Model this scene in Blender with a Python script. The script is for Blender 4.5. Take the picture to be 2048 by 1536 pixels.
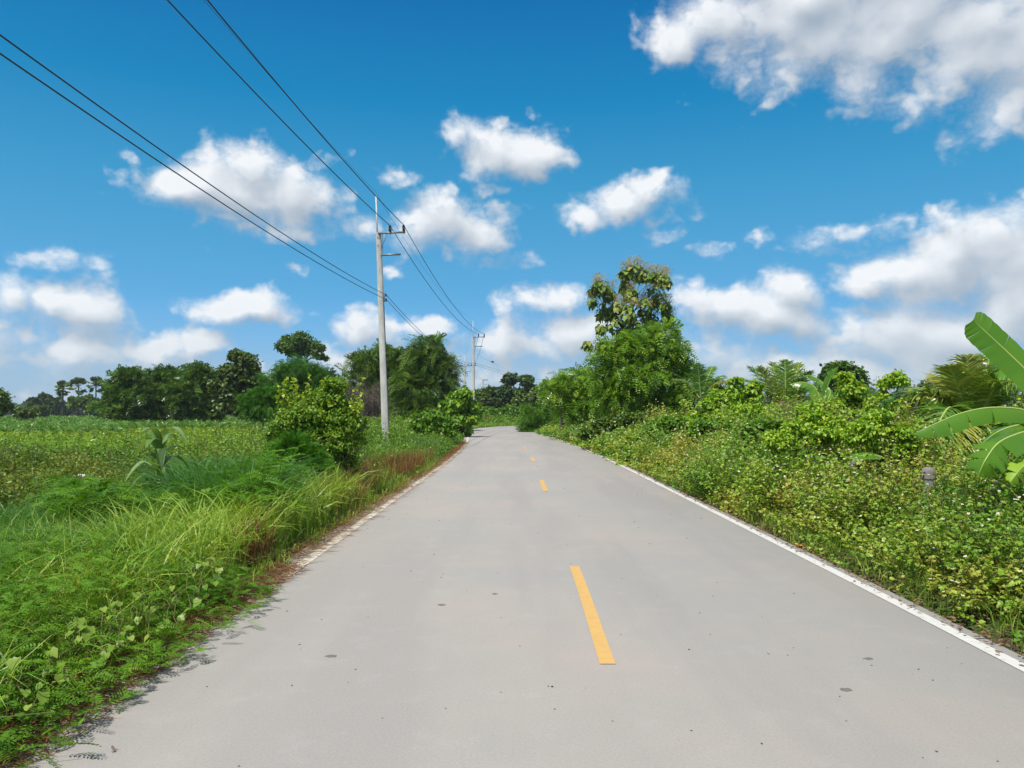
import bpy, math
import numpy as np
from mathutils import Vector, Matrix

for _o in list(bpy.data.objects):
    bpy.data.objects.remove(_o)
SC = bpy.context.scene
C = SC.collection
R = np.random.default_rng(11)

# ------------------------------------------------------------------ camera
F, CX, CY, HOR, CAMZ = 1550.0, 1024.0, 768.0, 826.0, 1.6
PITCH = math.atan((HOR - CY) / F)
cam = bpy.data.cameras.new('camera')
camo = bpy.data.objects.new('camera', cam)
C.objects.link(camo)
cam.sensor_fit = 'HORIZONTAL'
cam.sensor_width = 36
cam.lens = 36 * F / 2048
cam.clip_start = 0.05
cam.clip_end = 9000
camo.location = (0, 0, CAMZ)
camo.rotation_euler = (math.pi / 2 + PITCH, 0, 0)
SC.camera = camo

# ------------------------------------------------------------------ light
SUN_EL, SUN_AZ = math.radians(64), math.radians(-142)     # azimuth from +Y towards +X
sun = bpy.data.lights.new('sun', 'SUN')
sun.energy = 5.0
sun.angle = math.radians(0.53)
sun.color = (1.0, 0.955, 0.88)
suno = bpy.data.objects.new('sun', sun)
C.objects.link(suno)
sdir = Vector((math.sin(SUN_AZ) * math.cos(SUN_EL), math.cos(SUN_AZ) * math.cos(SUN_EL), math.sin(SUN_EL)))
suno.rotation_euler = sdir.to_track_quat('Z', 'Y').to_euler()

SC.view_settings.view_transform = 'Standard'
SC.view_settings.look = 'None'
SC.view_settings.exposure = 0.0
SC.view_settings.gamma = 1.0
SC.view_settings.use_curve_mapping = False


def pix_dir(px, py):
    a, b = (px - CX) / F, (CY - py) / F
    cp, sp = math.cos(PITCH), math.sin(PITCH)
    return Vector((a, cp - b * sp, sp + b * cp))


def at(px, py, Y):
    d = pix_dir(px, py)
    t = Y / d.y
    return np.array((d.x * t, Y, CAMZ + d.z * t))


def azel(px, py):
    d = pix_dir(px, py).normalized()
    return math.atan2(d.x, d.y), math.asin(d.z)


# clouds: (px, py, rx, ry) seen from the road, turned into azimuth and elevation
SOLID = [(1450, 30, 150, 75), (1620, 30, 225, 112), (1830, 48, 270, 122), (2000, 85, 220, 98), (2150, 50, 250, 140), (1345, 75, 75, 50),
         (490, 390, 150, 75), (385, 375, 100, 45), (525, 335, 80, 55), (590, 410, 95, 60),
         (480, 617, 100, 32), (455, 608, 55, 26), (1010, 295, 120, 52), (975, 270, 70, 38), (1070, 300, 70, 45),
         (880, 445, 105, 62), (940, 460, 90, 55), (1245, 405, 105, 38), (1275, 375, 52, 36), (1160, 435, 70, 22),
         (1980, 490, 100, 75), (1880, 560, 150, 85), (2040, 560, 120, 120), (1770, 650, 120, 80), (1870, 680, 170, 70), (1740, 560, 60, 40),
         (1410, 620, 85, 55), (1500, 630, 100, 60), (1590, 585, 58, 62), (1560, 650, 90, 45),
         (1090, 600, 85, 42), (1130, 655, 120, 50), (1050, 690, 120, 48), 
         (1555, 735, 95, 38), (1680, 740, 150, 45), 
         (15, 590, 62, 45), (120, 600, 72, 48), (185, 620, 60, 38), (175, 702, 75, 30), 
         (330, 690, 95, 32), (420, 688, 58, 36), (745, 668, 70, 40), (700, 715, 120, 32), (860, 662, 60, 26)]
FAINT = [(785, 352, 95, 32), (1020, 525, 80, 35), (1340, 465, 48, 30), (1430, 492, 80, 40), (1512, 475, 52, 42), (1650, 482, 140, 55),
         (1745, 470, 110, 50), (1872, 435, 32, 34), (60, 512, 115, 42), (600, 530, 60, 26), (790, 548, 60, 24), (1560, 205, 62, 34),
         (730, 450, 90, 40), (1010, 430, 80, 50), (330, 395, 80, 50), (640, 332, 60, 30), (1000, 370, 70, 28), (1320, 385, 80, 45), (2030, 235, 90, 45), (250, 300, 40, 20)]

BANK = [(1220, 690, 260, 90), (1000, 735, 240, 60), (1400, 745, 240, 70), (1850, 755, 300, 70), (300, 740, 330, 60), (80, 770, 400, 70), (90, 660, 230, 70), (50, 715, 300, 70), (560, 770, 330, 45), (20, 640, 200, 80), (2000, 640, 240, 110), (1750, 690, 240, 80)]


class NT:
    """tiny helper for wiring nodes"""
    def __init__(s, tree):
        s.t = tree

    def n(s, typ, **kw):
        nd = s.t.nodes.new(typ)
        for k, v in kw.items():
            setattr(nd, k, v)
        return nd

    def put(s, sock, v):
        if isinstance(v, bpy.types.NodeSocket):
            s.t.links.new(v, sock)
        else:
            sock.default_value = v

    def math(s, op, a, b=None, c=None, clamp=False):
        nd = s.n('ShaderNodeMath', operation=op, use_clamp=clamp)
        s.put(nd.inputs[0], a)
        if b is not None:
            s.put(nd.inputs[1], b)
        if c is not None:
            s.put(nd.inputs[2], c)
        return nd.outputs[0]

    def vec(s, op, a, b=None, c=None, out=0):
        nd = s.n('ShaderNodeVectorMath', operation=op)
        s.put(nd.inputs[0], a)
        if b is not None:
            s.put(nd.inputs[1], b)
        if c is not None:
            s.put(nd.inputs[2], c)
        return nd.outputs[out]

    def noise(s, vec, scale, detail=3, rough=0.5, dist=0.0, out='Fac', dim='3D'):
        nd = s.n('ShaderNodeTexNoise', noise_dimensions=dim)
        if vec is not None:
            s.put(nd.inputs['Vector'], vec)
        nd.inputs['Scale'].default_value = scale
        nd.inputs['Detail'].default_value = detail
        nd.inputs['Roughness'].default_value = rough
        nd.inputs['Distortion'].default_value = dist
        return nd.outputs[out]

    def ramp(s, fac, stops, interp='LINEAR'):
        nd = s.n('ShaderNodeValToRGB')
        cr = nd.color_ramp
        cr.interpolation = interp
        while len(cr.elements) > 1:
            cr.elements.remove(cr.elements[-1])
        for i, (p, c) in enumerate(stops):
            e = cr.elements[0] if i == 0 else cr.elements.new(p)
            e.position = p
            e.color = (*c, 1) if len(c) == 3 else c
        s.put(nd.inputs[0], fac)
        return nd.outputs[0]

    def mix(s, fac, a, b, mode='MIX'):
        nd = s.n('ShaderNodeMix', data_type='RGBA', blend_type=mode)
        s.put(nd.inputs[0], fac)
        s.put(nd.inputs[6], a if isinstance(a, bpy.types.NodeSocket) else (*a, 1))
        s.put(nd.inputs[7], b if isinstance(b, bpy.types.NodeSocket) else (*b, 1))
        return nd.outputs[2]

    def maprange(s, v, a, b, c=0.0, d=1.0, smooth=False):
        nd = s.n('ShaderNodeMapRange', interpolation_type='SMOOTHSTEP' if smooth else 'LINEAR')
        s.put(nd.inputs[0], v)
        for i, x in enumerate((a, b, c, d)):
            nd.inputs[i + 1].default_value = x
        return nd.outputs[0]


def build_world():
    w = bpy.data.worlds.new('World')
    SC.world = w
    w.use_nodes = True
    w.cycles.sampling_method = 'MANUAL'
    w.cycles.sample_map_resolution = 256
    t = w.node_tree
    t.nodes.clear()
    g = bpy.data.node_groups.new('cloud_field', 'ShaderNodeTree')
    g.interface.new_socket('p', in_out='INPUT', socket_type='NodeSocketVector')
    g.interface.new_socket('field', in_out='OUTPUT', socket_type='NodeSocketFloat')
    g.interface.new_socket('soft', in_out='OUTPUT', socket_type='NodeSocketFloat')
    q = NT(g)
    gi, go = q.n('NodeGroupInput'), q.n('NodeGroupOutput')
    p = gi.outputs[0]
    # warp the position so that no outline stays an ellipse
    wn = q.noise(p, 9.0, 4, 0.55, out='Color', dim='2D')
    wv = q.vec('SUBTRACT', wn, (0.5, 0.5, 0.5))
    pw = q.vec('MULTIPLY_ADD', wv, (0.085, 0.06, 0.0), p)

    def group(lst, k):
        acc = None
        for (px, py, rx, ry) in lst:
            a, e = azel(px, py)
            sx, sy = F / rx * 1.0, F / ry * 1.03
            v = q.vec('MULTIPLY_ADD', pw, (sx, sy, 0), (-a * sx, -e * sy, 0))
            L = q.vec('LENGTH', v, out=1)
            acc = L if acc is None else q.math('SMOOTH_MIN', acc, L, k)
        return acc
    fs = q.math('SUBTRACT', group(SOLID, 0.25), 1.05)
    ff = q.math('SUBTRACT', group(FAINT, 0.15), 0.50)
    f = q.math('MINIMUM', fs, q.math('MAXIMUM', ff, -0.13))
    fb = q.math('SUBTRACT', group(BANK, 0.2), 0.72)
    f = q.math('MINIMUM', f, q.math('MAXIMUM', fb, -0.30))
    # fair-weather clouds carry on outside the frame, kept sparse to cut sky fill light
    sep = q.n('ShaderNodeSeparateXYZ')
    q.put(sep.inputs[0], p)
    out_az = q.maprange(q.math('ABSOLUTE', sep.outputs[0]), 0.66, 0.9, 0, 1, True)
    out_el = q.maprange(sep.outputs[1], 0.58, 0.8, 0, 1, True)
    outside = q.math('MAXIMUM', out_az, out_el)
    gen = q.math('MULTIPLY', q.math('SUBTRACT', 0.455, q.noise(p, 3.1, 2, 0.5, dim='2D')), 6.0)
    gen = q.math('ADD', gen, q.math('MULTIPLY', q.math('SUBTRACT', 1.0, outside), 3.0))
    f = q.math('MINIMUM', f, gen)
    # billows and wisps
    sc = q.vec('MULTIPLY', p, (1.0, 1.3, 1.0))
    n1 = q.noise(sc, 15.0, 7, 0.60, dim='2D')
    bil = q.math('ABSOLUTE', q.math('SUBTRACT', q.noise(q.vec('MULTIPLY_ADD', wv, (0.02, 0.02, 0), sc), 30.0, 2, 0.5, dim='2D'), 0.5))
    fsoft = q.math('MULTIPLY_ADD', q.math('SUBTRACT', q.noise(sc, 15.0, 1.5, 0.4, dim='2D'), 0.5), -1.3, q.math('MAXIMUM', f, -0.75))
    f = q.math('MULTIPLY_ADD', q.math('SUBTRACT', n1, 0.5), -1.75, f)
    f = q.math('MULTIPLY_ADD', bil, -0.9, q.math('ADD', f, 0.07))
    q.put(go.inputs[0], f)
    q.put(go.inputs[1], fsoft)

    m = NT(t)
    sky = m.n('ShaderNodeTexSky', sky_type='NISHITA')
    sky.sun_disc = False
    sky.sun_elevation = SUN_EL
    sky.sun_rotation = SUN_AZ
    sky.air_density = 1.0
    sky.dust_density = 0.3
    sky.ozone_density = 3.0
    tc = m.n('ShaderNodeTexCoord')
    d = m.vec('NORMALIZE', tc.outputs['Generated'])
    s = m.n('ShaderNodeSeparateXYZ')
    m.put(s.inputs[0], d)
    az = m.math('ARCTAN2', s.outputs[0], s.outputs[1])
    el = m.math('ARCSINE', s.outputs[2])
    cmb = m.n('ShaderNodeCombineXYZ')
    m.put(cmb.inputs[0], az)
    m.put(cmb.inputs[1], el)
    P = cmb.outputs[0]

    def cf(v):
        nd = m.n('ShaderNodeGroup')
        nd.node_tree = g
        m.put(nd.inputs[0], v)
        return nd.outputs[0], nd.outputs[1]
    f0, s0 = cf(P)
    f1, s1 = cf(m.vec('ADD', P, (-0.014, 0.026, 0)))
    alpha = m.maprange(f0, 0.18, -0.72, 0, 0.95, True)
    lit = m.math('MULTIPLY_ADD', m.math('SUBTRACT', s1, s0), 0.52, 0.52)
    lit = m.math('MULTIPLY_ADD', m.math('SUBTRACT', f1, f0), 0.16, lit, clamp=True)
    thick = m.maprange(f0, -0.2, -1.1, 0, 1, True)
    lit = m.math('SUBTRACT', lit, m.math('MULTIPLY', thick, 0.10), clamp=True)
    ccol = m.ramp(lit, [(0.0, (0.34, 0.42, 0.51)), (0.35, (0.50, 0.565, 0.645)), (0.62, (0.70, 0.745, 0.80)), (0.9, (0.93, 0.96, 0.99)), (1.0, (1.0, 1.0, 1.0))])
    # sky colour: the physical sky, a phone's richer blue
    deg = lambda x: x / 90.0
    grad = m.ramp(m.math('MULTIPLY', el, 2 / math.pi, clamp=True), [
        (0.0, (0.40, 0.58, 0.76)), (deg(4), (0.24, 0.51, 0.80)), (deg(7), (0.145, 0.45, 0.80)), (deg(8.5), (0.11, 0.415, 0.75)), (deg(15.5), (0.050, 0.335, 0.63)),
        (deg(22), (0.008, 0.245, 0.535)), (deg(28.5), (0.0035, 0.168, 0.45)), (deg(45), (0.002, 0.12, 0.37)), (1.0, (0.002, 0.09, 0.31))])
    sk = m.mix(0.05, grad, m.vec('MULTIPLY', sky.outputs[0], (0.11, 0.11, 0.11)))
    # pale moist air along the horizon
    veil = m.maprange(el, 0.10, -0.02, 0.0, 0.7, True)
    sk = m.mix(veil, sk, (0.34, 0.50, 0.64))
    ccol = m.mix(m.maprange(el, 0.16, 0.0, 0.0, 0.55, True), ccol, (0.52, 0.62, 0.70))
    col = m.mix(alpha, sk, ccol)
    bg = m.n('ShaderNodeBackground')
    m.put(bg.inputs[0], col)
    bg.inputs[1].default_value = 1.0
    ow = m.n('ShaderNodeOutputWorld')
    m.put(ow.inputs[0], bg.outputs[0])


build_world()
SC.cycles.max_bounces = 6
SC.cycles.diffuse_bounces = 1
SC.cycles.glossy_bounces = 2
SC.cycles.transmission_bounces = 3
SC.cycles.transparent_max_bounces = 4
#=BODY=

# ================================================================== helpers
def link(o, parent=None):
    C.objects.link(o)
    if parent is not None:
        o.parent = parent
    return o


def tag(o, label=None, cat=None, group=None, kind=None):
    for k, v in (('label', label), ('category', cat), ('group', group), ('kind', kind)):
        if v:
            o[k] = v
    return o


def thing(name, label, cat, loc=(0, 0, 0), group=None):
    o = bpy.data.objects.new(name, None)
    o.empty_display_size = 0.3
    link(o)
    o.location = loc
    return tag(o, label, cat, group)


class MB:
    """gathers vertices and faces (all numpy), a random 'var' value per face and a material slot"""
    def __init__(s):
        s.v, s.f, s.var, s.mi, s.n = [], [], [], [], 0

    def add(s, v, f, var=None, mi=0):
        v = np.asarray(v, float).reshape(-1, 3)
        f = np.asarray(f, np.int64)
        if len(f) == 0:
            return s
        s.v.append(v)
        s.f.append(f + s.n)
        s.var.append(np.full(len(f), 0.5) if var is None else np.broadcast_to(np.asarray(var, float), (len(f),)))
        s.mi.append(np.full(len(f), mi, np.int32))
        s.n += len(v)
        return s

    def build(s, name, mats, parent=None, origin=(0, 0, 0), smooth=False):
        me = bpy.data.meshes.new(name)
        o = bpy.data.objects.new(name, me)
        V = np.concatenate(s.v) - np.asarray(origin, float)
        loops = np.concatenate([f.ravel() for f in s.f])
        tot = np.concatenate([np.full(len(f), f.shape[1]) for f in s.f])
        me.vertices.add(len(V))
        me.vertices.foreach_set('co', V.astype(np.float32).ravel())
        me.loops.add(len(loops))
        me.loops.foreach_set('vertex_index', loops.astype(np.int32))
        me.polygons.add(len(tot))
        st = np.concatenate([[0], np.cumsum(tot)[:-1]])
        me.polygons.foreach_set('loop_start', st.astype(np.int32))
        me.polygons.foreach_set('material_index', np.concatenate(s.mi))
        if smooth:
            me.polygons.foreach_set('use_smooth', np.ones(len(tot), bool))
        a = me.attributes.new('var', 'FLOAT', 'FACE')
        a.data.foreach_set('value', np.concatenate(s.var).astype(np.float32))
        for m in (mats if isinstance(mats, (list, tuple)) else [mats]):
            me.materials.append(m)
        me.update(calc_edges=True)
        if parent is None:
            o.location = origin
        link(o, parent)
        return o


def norm(a):
    return a / np.maximum(np.linalg.norm(a, axis=-1, keepdims=True), 1e-9)


def frames(d, n):
    """d along the leaf, n roughly its normal -> columns x (across), y (along), z (normal)"""
    d = norm(d)
    x = norm(np.cross(d, n))
    z = np.cross(x, d)
    return np.stack([x, d, z], axis=2)


def leaf_tpl(w, bend=0.12, fold=0.10, kind='diamond'):
    if kind == 'diamond':
        v = np.array([(0, 0, 0), (-w, 0.48, fold), (0, 1, -bend), (w, 0.48, fold)])
        f = np.array([(0, 3, 2), (0, 2, 1)])
    elif kind == 'oval':      # six sided, folded along the midrib
        v = np.array([(0, 0, 0), (-w * .9, 0.28, fold), (-w * .8, 0.68, fold * .6 - bend * .4), (0, 1, -bend), (w * .8, 0.68, fold * .6 - bend * .4), (w * .9, 0.28, fold), (0, .5, 0)])
        f = np.array([(0, 6, 2, 1), (6, 3, 2, 2), (0, 5, 4, 6), (6, 4, 3, 3)])
        f = None
        tri = [(0, 6, 1), (1, 6, 2), (2, 6, 3), (0, 5, 6), (5, 4, 6), (4, 3, 6)]
        f = np.array(tri)
    elif kind == 'heart':
        v = np.array([(0, 0, 0), (-w * .75, -0.08, fold), (-w, 0.3, fold), (-w * .45, 0.72, fold * .5 - bend * .5), (0, 1, -bend), (w * .45, 0.72, fold * .5 - bend * .5), (w, 0.3, fold), (w * .75, -0.08, fold), (0, .45, -.02)])
        f = np.array([(0, 8, 1), (1, 8, 2), (2, 8, 3), (3, 8, 4), (0, 7, 8), (7, 6, 8), (6, 5, 8), (5, 4, 8)])
    return v, f


def leaves(mb, pos, d, n, size, tpl, var=None, mi=0):
    v, f = tpl
    N, k = len(pos), len(v)
    if N == 0:
        return
    M = frames(d, n)
    P = np.einsum('nij,kj->nki', M, v) * np.asarray(size).reshape(-1, 1, 1) + pos[:, None, :]
    Fc = (f[None] + (np.arange(N) * k)[:, None, None]).reshape(-1, f.shape[1])
    vv = R.random(N) if var is None else np.clip(var, 0, 1)
    mb.add(P, Fc, np.repeat(vv, len(f)), mi)


def tube(mb, pts, rad, sides=6, mi=0, var=0.5, cap=True):
    pts = np.asarray(pts, float)
    n = len(pts)
    rad = np.broadcast_to(np.asarray(rad, float), (n,))
    t = norm(np.gradient(pts, axis=0))
    ref = np.array((0.0, 0, 1)) if abs(t[:, 2]).mean() < 0.8 else np.array((1.0, 0, 0))
    x = norm(np.cross(t, ref))
    y = np.cross(t, x)
    a = np.linspace(0, 2 * np.pi, sides, endpoint=False)
    P = pts[:, None] + rad[:, None, None] * (np.cos(a)[None, :, None] * x[:, None] + np.sin(a)[None, :, None] * y[:, None])
    i, j = np.meshgrid(np.arange(n - 1), np.arange(sides), indexing='ij')
    q = np.stack([i * sides + j, i * sides + (j + 1) % sides, (i + 1) * sides + (j + 1) % sides, (i + 1) * sides + j], -1).reshape(-1, 4)
    mb.add(P, q, var, mi)
    if cap:
        mb.add(P[0], np.arange(sides)[None, :], var, mi)
        mb.add(P[-1], np.arange(sides)[None, ::-1], var, mi)


def box(mb, c, s, rot=None, mi=0, taper=1.0):
    v = np.array([(x, y, z) for z in (-.5, .5) for y in (-.5, .5) for x in (-.5, .5)]) * np.asarray(s)
    v[4:, :2] *= taper
    if rot is not None:
        v = v @ np.asarray(rot).T
    f = [(0, 2, 3, 1), (4, 5, 7, 6), (0, 1, 5, 4), (2, 6, 7, 3), (0, 4, 6, 2), (1, 3, 7, 5)]
    mb.add(v + np.asarray(c), f, 0.5, mi)


def lathe(mb, prof, c=(0, 0, 0), sides=12, mi=0, M=None):
    prof = np.asarray(prof, float)
    a = np.linspace(0, 2 * np.pi, sides, endpoint=False)
    P = np.stack([prof[:, 0, None] * np.cos(a), prof[:, 0, None] * np.sin(a), np.broadcast_to(prof[:, 1, None], (len(prof), sides))], -1)
    if M is not None:
        P = P @ np.asarray(M).T
    n = len(prof)
    i, j = np.meshgrid(np.arange(n - 1), np.arange(sides), indexing='ij')
    q = np.stack([i * sides + j, i * sides + (j + 1) % sides, (i + 1) * sides + (j + 1) % sides, (i + 1) * sides + j], -1).reshape(-1, 4)
    mb.add(P + np.asarray(c), q, 0.5, mi)


def blades(mb, base, h, lean, width, droop, segs=3, mi=0, var=None, stiff=2.0):
    """grass blades: base (N,3), height h, lean (N,2) reach at the tip, droop 0..1 how far the tip comes down again"""
    N = len(base)
    if N == 0:
        return
    t = np.linspace(0, 1, segs + 1)
    lean3 = np.concatenate([lean, np.zeros((N, 1))], 1)
    side = norm(np.stack([-lean[:, 1], lean[:, 0], np.zeros(N)], 1) + R.normal(0, .35, (N, 3)))
    cen = base[:, None] + lean3[:, None] * (t ** stiff)[None, :, None]
    cen[:, :, 2] += (h[:, None] * (t[None] - droop[:, None] * t[None] ** 3 * .75))
    w = np.asarray(width).reshape(-1, 1) * np.broadcast_to((1 - t ** 2.2) * (0.55 + .45 * np.minimum(1, t * 4)), (N, segs + 1))
    L = cen - side[:, None] * w[:, :, None] * .5
    Rr = cen + side[:, None] * w[:, :, None] * .5
    P = np.stack([L, Rr], 2).reshape(N, -1, 3)
    k = 2 * (segs + 1)
    q = np.array([(2 * i, 2 * i + 1, 2 * i + 3, 2 * i + 2) for i in range(segs - 1)])
    tr = np.array([(2 * segs - 2, 2 * segs - 1, 2 * segs)])
    off = (np.arange(N) * k)[:, None, None]
    v = R.random(N) if var is None else np.clip(var, 0, 1)
    n0 = mb.n
    mb.add(P, (q[None] + off).reshape(-1, 4), np.repeat(v, len(q)), mi)
    # tips share the vertices just added
    mb.f.append((tr[None] + off).reshape(-1, 3) + n0)
    mb.var.append(v)
    mb.mi.append(np.full(N, mi, np.int32))


def fronds(mb, base, d, up, length, pairs, leaf, width, sag=0.35, fwd=0.5, mi=0, var=None, rachis=0.0, vee=0.15, taper=0.5, segs=1, lsag=0.0):
    """pinnate leaves: (N) rachises with `pairs` leaflets on each side"""
    N = len(base)
    if N == 0:
        return
    M = frames(d, up)
    X, D, Z = M[:, :, 0], M[:, :, 1], M[:, :, 2]
    length = np.broadcast_to(np.asarray(length, float), (N,))
    leaf = np.broadcast_to(np.asarray(leaf, float), (N,))
    t = (np.arange(pairs) + 0.7) / pairs
    vv = R.random(N) if var is None else np.clip(var, 0, 1)
    down = np.array((0, 0, -1.0))

    def spine(tt):
        return base[:, None] + (D[:, None] * tt[None, :, None] + down * (sag * tt ** 2)[None, :, None]) * length[:, None, None]
    S = spine(t)
    T = norm(D[:, None] + down * (2 * sag * t)[None, :, None])
    env = (np.sin(np.pi * np.clip(t * .8 + .18, 0, 1)) ** taper)
    for sgn in (-1, 1):
        ld = norm(sgn * X[:, None] * (1 - fwd * .5) + T * fwd + Z[:, None] * vee + R.normal(0, .07, (N, pairs, 3)))
        ll = leaf[:, None] * env[None] * R.uniform(.85, 1.1, (N, pairs))
        wdir = norm(np.cross(ld, np.broadcast_to(Z[:, None] + R.normal(0, .25, (N, 1, 3)), ld.shape)))
        w = width * ll / leaf[:, None] ** 0.0 if False else np.broadcast_to(width, ll.shape) * np.minimum(1, env[None] + .2)
        if segs == 1:
            a = S
            b = S + ld * (ll * .45)[..., None] + wdir * (w * .5)[..., None]
            c = S + ld * ll[..., None] + down * (lsag * ll)[..., None]
            e = S + ld * (ll * .45)[..., None] - wdir * (w * .5)[..., None]
            P = np.stack([a, b, c, e], 2).reshape(-1, 3)
            m = N * pairs
            mb.add(P, (np.array([(0, 1, 2, 3)])[None] + (np.arange(m) * 4)[:, None, None]).reshape(-1, 4), np.repeat(vv, pairs), mi)
        else:
            ts = np.linspace(0, 1, segs + 1)
            ww = np.array([.5, 1, .75, .4, 0.0])[np.linspace(0, 4, segs + 1).astype(int)]
            cen = S[:, :, None] + ld[:, :, None] * (ll[..., None] * ts)[..., None] + down * (lsag * ll[..., None] * ts ** 2)[..., None]
            l_ = cen - wdir[:, :, None] * (w[..., None] * ww * .5)[..., None]
            r_ = cen + wdir[:, :, None] * (w[..., None] * ww * .5)[..., None]
            P = np.stack([l_, r_], 3).reshape(-1, 3)
            m, k = N * pairs, 2 * (segs + 1)
            q = np.array([(2 * i, 2 * i + 1, 2 * i + 3, 2 * i + 2) for i in range(segs)])
            mb.add(P, (q[None] + (np.arange(m) * k)[:, None, None]).reshape(-1, 4), np.repeat(np.repeat(vv, pairs), segs), mi)
    if rachis > 0:
        ts = np.linspace(0, 1, 6)
        S2 = spine(ts)
        for k in ((X, 0), (Z, 1)):
            ww = (rachis * (1.05 - ts))[None, :, None]
            P = np.stack([S2 - k[0][:, None] * ww, S2 + k[0][:, None] * ww], 2).reshape(-1, 3)
            q = np.array([(2 * i, 2 * i + 1, 2 * i + 3, 2 * i + 2) for i in range(5)])
            mb.add(P, (q[None] + (np.arange(N) * 12)[:, None, None]).reshape(-1, 4), 1.0, mi)


# ------------------------------------------------------------------ materials
def mat(name, rough=0.6, spec=0.4):
    m = bpy.data.materials.new(name)
    m.use_nodes = True
    t = m.node_tree
    b = t.nodes['Principled BSDF']
    b.inputs['Roughness'].default_value = rough
    b.inputs['Specular IOR Level'].default_value = spec
    return m, NT(t), b


def leafmat(name, cols, transl=0.35, rough=0.5, spec=0.35, tcol=None, gain=1.38):
    """green blades and leaves: each leaf takes its own tone, light passes through"""
    m, q, b = mat(name, rough * .85, spec)
    at_ = q.n('ShaderNodeAttribute', attribute_name='var')
    cols = [(c[0] * gain * 1.06, c[1] * gain, c[2] * gain * .85) for c in cols]
    n = len(cols)
    col = q.ramp(at_.outputs['Fac'], [(i / max(1, n - 1), c) for i, c in enumerate(cols)])
    q.put(b.inputs['Base Color'], col)
    if transl > 0:
        tr = q.n('ShaderNodeBsdfTranslucent')
        q.put(tr.inputs[0], q.vec('MULTIPLY', col, tcol or (1.5, 1.4, 0.6)))
        mx = q.n('ShaderNodeMixShader')
        mx.inputs[0].default_value = transl * 0.72
        q.put(mx.inputs[1], b.outputs[0])
        q.put(mx.inputs[2], tr.outputs[0])
        q.put(q.t.nodes['Material Output'].inputs[0], mx.outputs[0])
    return m


def barkmat(name, c1, c2, scale=8):
    m, q, b = mat(name, 0.85, 0.2)
    tc = q.n('ShaderNodeTexCoord')
    v = q.vec('MULTIPLY', tc.outputs['Object'], (1, 1, 0.35))
    n = q.noise(v, scale, 5, 0.65)
    q.put(b.inputs['Base Color'], q.ramp(n, [(0.3, c1), (0.7, c2)]))
    bp = q.n('ShaderNodeBump')
    bp.inputs['Strength'].default_value = 0.5
    bp.inputs['Distance'].default_value = 0.03
    q.put(bp.inputs['Height'], n)
    q.put(b.inputs['Normal'], bp.outputs[0])
    return m


def plainmat(name, c, rough=0.5, metal=0.0, spec=0.5, vary=0.15, scale=20):
    m, q, b = mat(name, rough, spec)
    tc = q.n('ShaderNodeTexCoord')
    n = q.noise(tc.outputs['Object'], scale, 4, 0.6)
    lo, hi = tuple(x * (1 - vary) for x in c), tuple(min(1, x * (1 + vary)) for x in c)
    q.put(b.inputs['Base Color'], q.ramp(n, [(0.3, lo), (0.7, hi)]))
    b.inputs['Metallic'].default_value = metal
    return m


BARK = barkmat('bark', (0.07, 0.055, 0.04), (0.18, 0.15, 0.12))
PALEBARK = barkmat('pale_bark', (0.22, 0.20, 0.17), (0.42, 0.39, 0.34))
DARKBARK = barkmat('dark_bark', (0.03, 0.025, 0.02), (0.09, 0.075, 0.06))
TWIG = barkmat('dead_twigs', (0.10, 0.075, 0.06), (0.24, 0.19, 0.16))
G_GRASS = leafmat('grass_blades', [(0.05, 0.12, 0.012), (0.10, 0.20, 0.018), (0.165, 0.28, 0.03), (0.23, 0.30, 0.06)], 0.38, gain=1.55)
G_TALL = leafmat('tall_grass_blades', [(0.028, 0.10, 0.015), (0.05, 0.15, 0.02), (0.085, 0.20, 0.028), (0.15, 0.25, 0.05)], 0.34, 0.42)
G_DRY = leafmat('dry_grass_blades', [(0.13, 0.06, 0.03), (0.20, 0.10, 0.045), (0.27, 0.16, 0.07), (0.30, 0.22, 0.11)], 0.3, 0.7, 0.15, gain=1.0)
G_FEATHER = leafmat('feathery_leaves', [(0.035, 0.115, 0.008), (0.06, 0.155, 0.010), (0.10, 0.205, 0.016)], 0.36, .6, .15, gain=1.45)
G_FEATHERD = leafmat('dark_feathery_leaves', [(0.017, 0.083, 0.006), (0.039, 0.125, 0.008), (0.070, 0.172, 0.013)], 0.33, .6, .15, gain=1.5)
G_VINE = leafmat('vine_leaves', [(0.08, 0.17, 0.02), (0.13, 0.23, 0.03), (0.20, 0.29, 0.05)], 0.42)
G_WEED = leafmat('weed_leaves', [(0.03, 0.10, 0.012), (0.07, 0.16, 0.018), (0.13, 0.215, 0.025), (0.19, 0.235, 0.035), (0.21, 0.175, 0.055)], 0.36, gain=1.95)
G_BRIGHT = leafmat('bright_leaves', [(0.04, 0.11, 0.010), (0.075, 0.165, 0.014), (0.135, 0.23, 0.024)], 0.38, gain=1.65)
G_YELLOW = leafmat('yellow_green_leaves', [(0.05, 0.135, 0.011), (0.10, 0.20, 0.016), (0.17, 0.265, 0.022), (0.25, 0.29, 0.035)], 0.42, gain=1.95)
G_LEFT = leafmat('field_edge_leaves', [(0.03, 0.085, 0.012), (0.065, 0.13, 0.016), (0.12, 0.18, 0.022), (0.20, 0.21, 0.035)], 0.4)
G_BUSH = leafmat('bush_vine_leaves', [(0.035, 0.115, 0.010), (0.08, 0.18, 0.014), (0.14, 0.245, 0.02), (0.24, 0.29, 0.035)], 0.4, gain=1.5)
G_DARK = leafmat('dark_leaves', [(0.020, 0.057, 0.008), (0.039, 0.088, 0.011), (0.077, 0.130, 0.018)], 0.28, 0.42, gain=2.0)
G_MID = leafmat('mid_green_leaves', [(0.031, 0.075, 0.010), (0.062, 0.121, 0.016), (0.116, 0.172, 0.022)], 0.33, 0.42)
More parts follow.
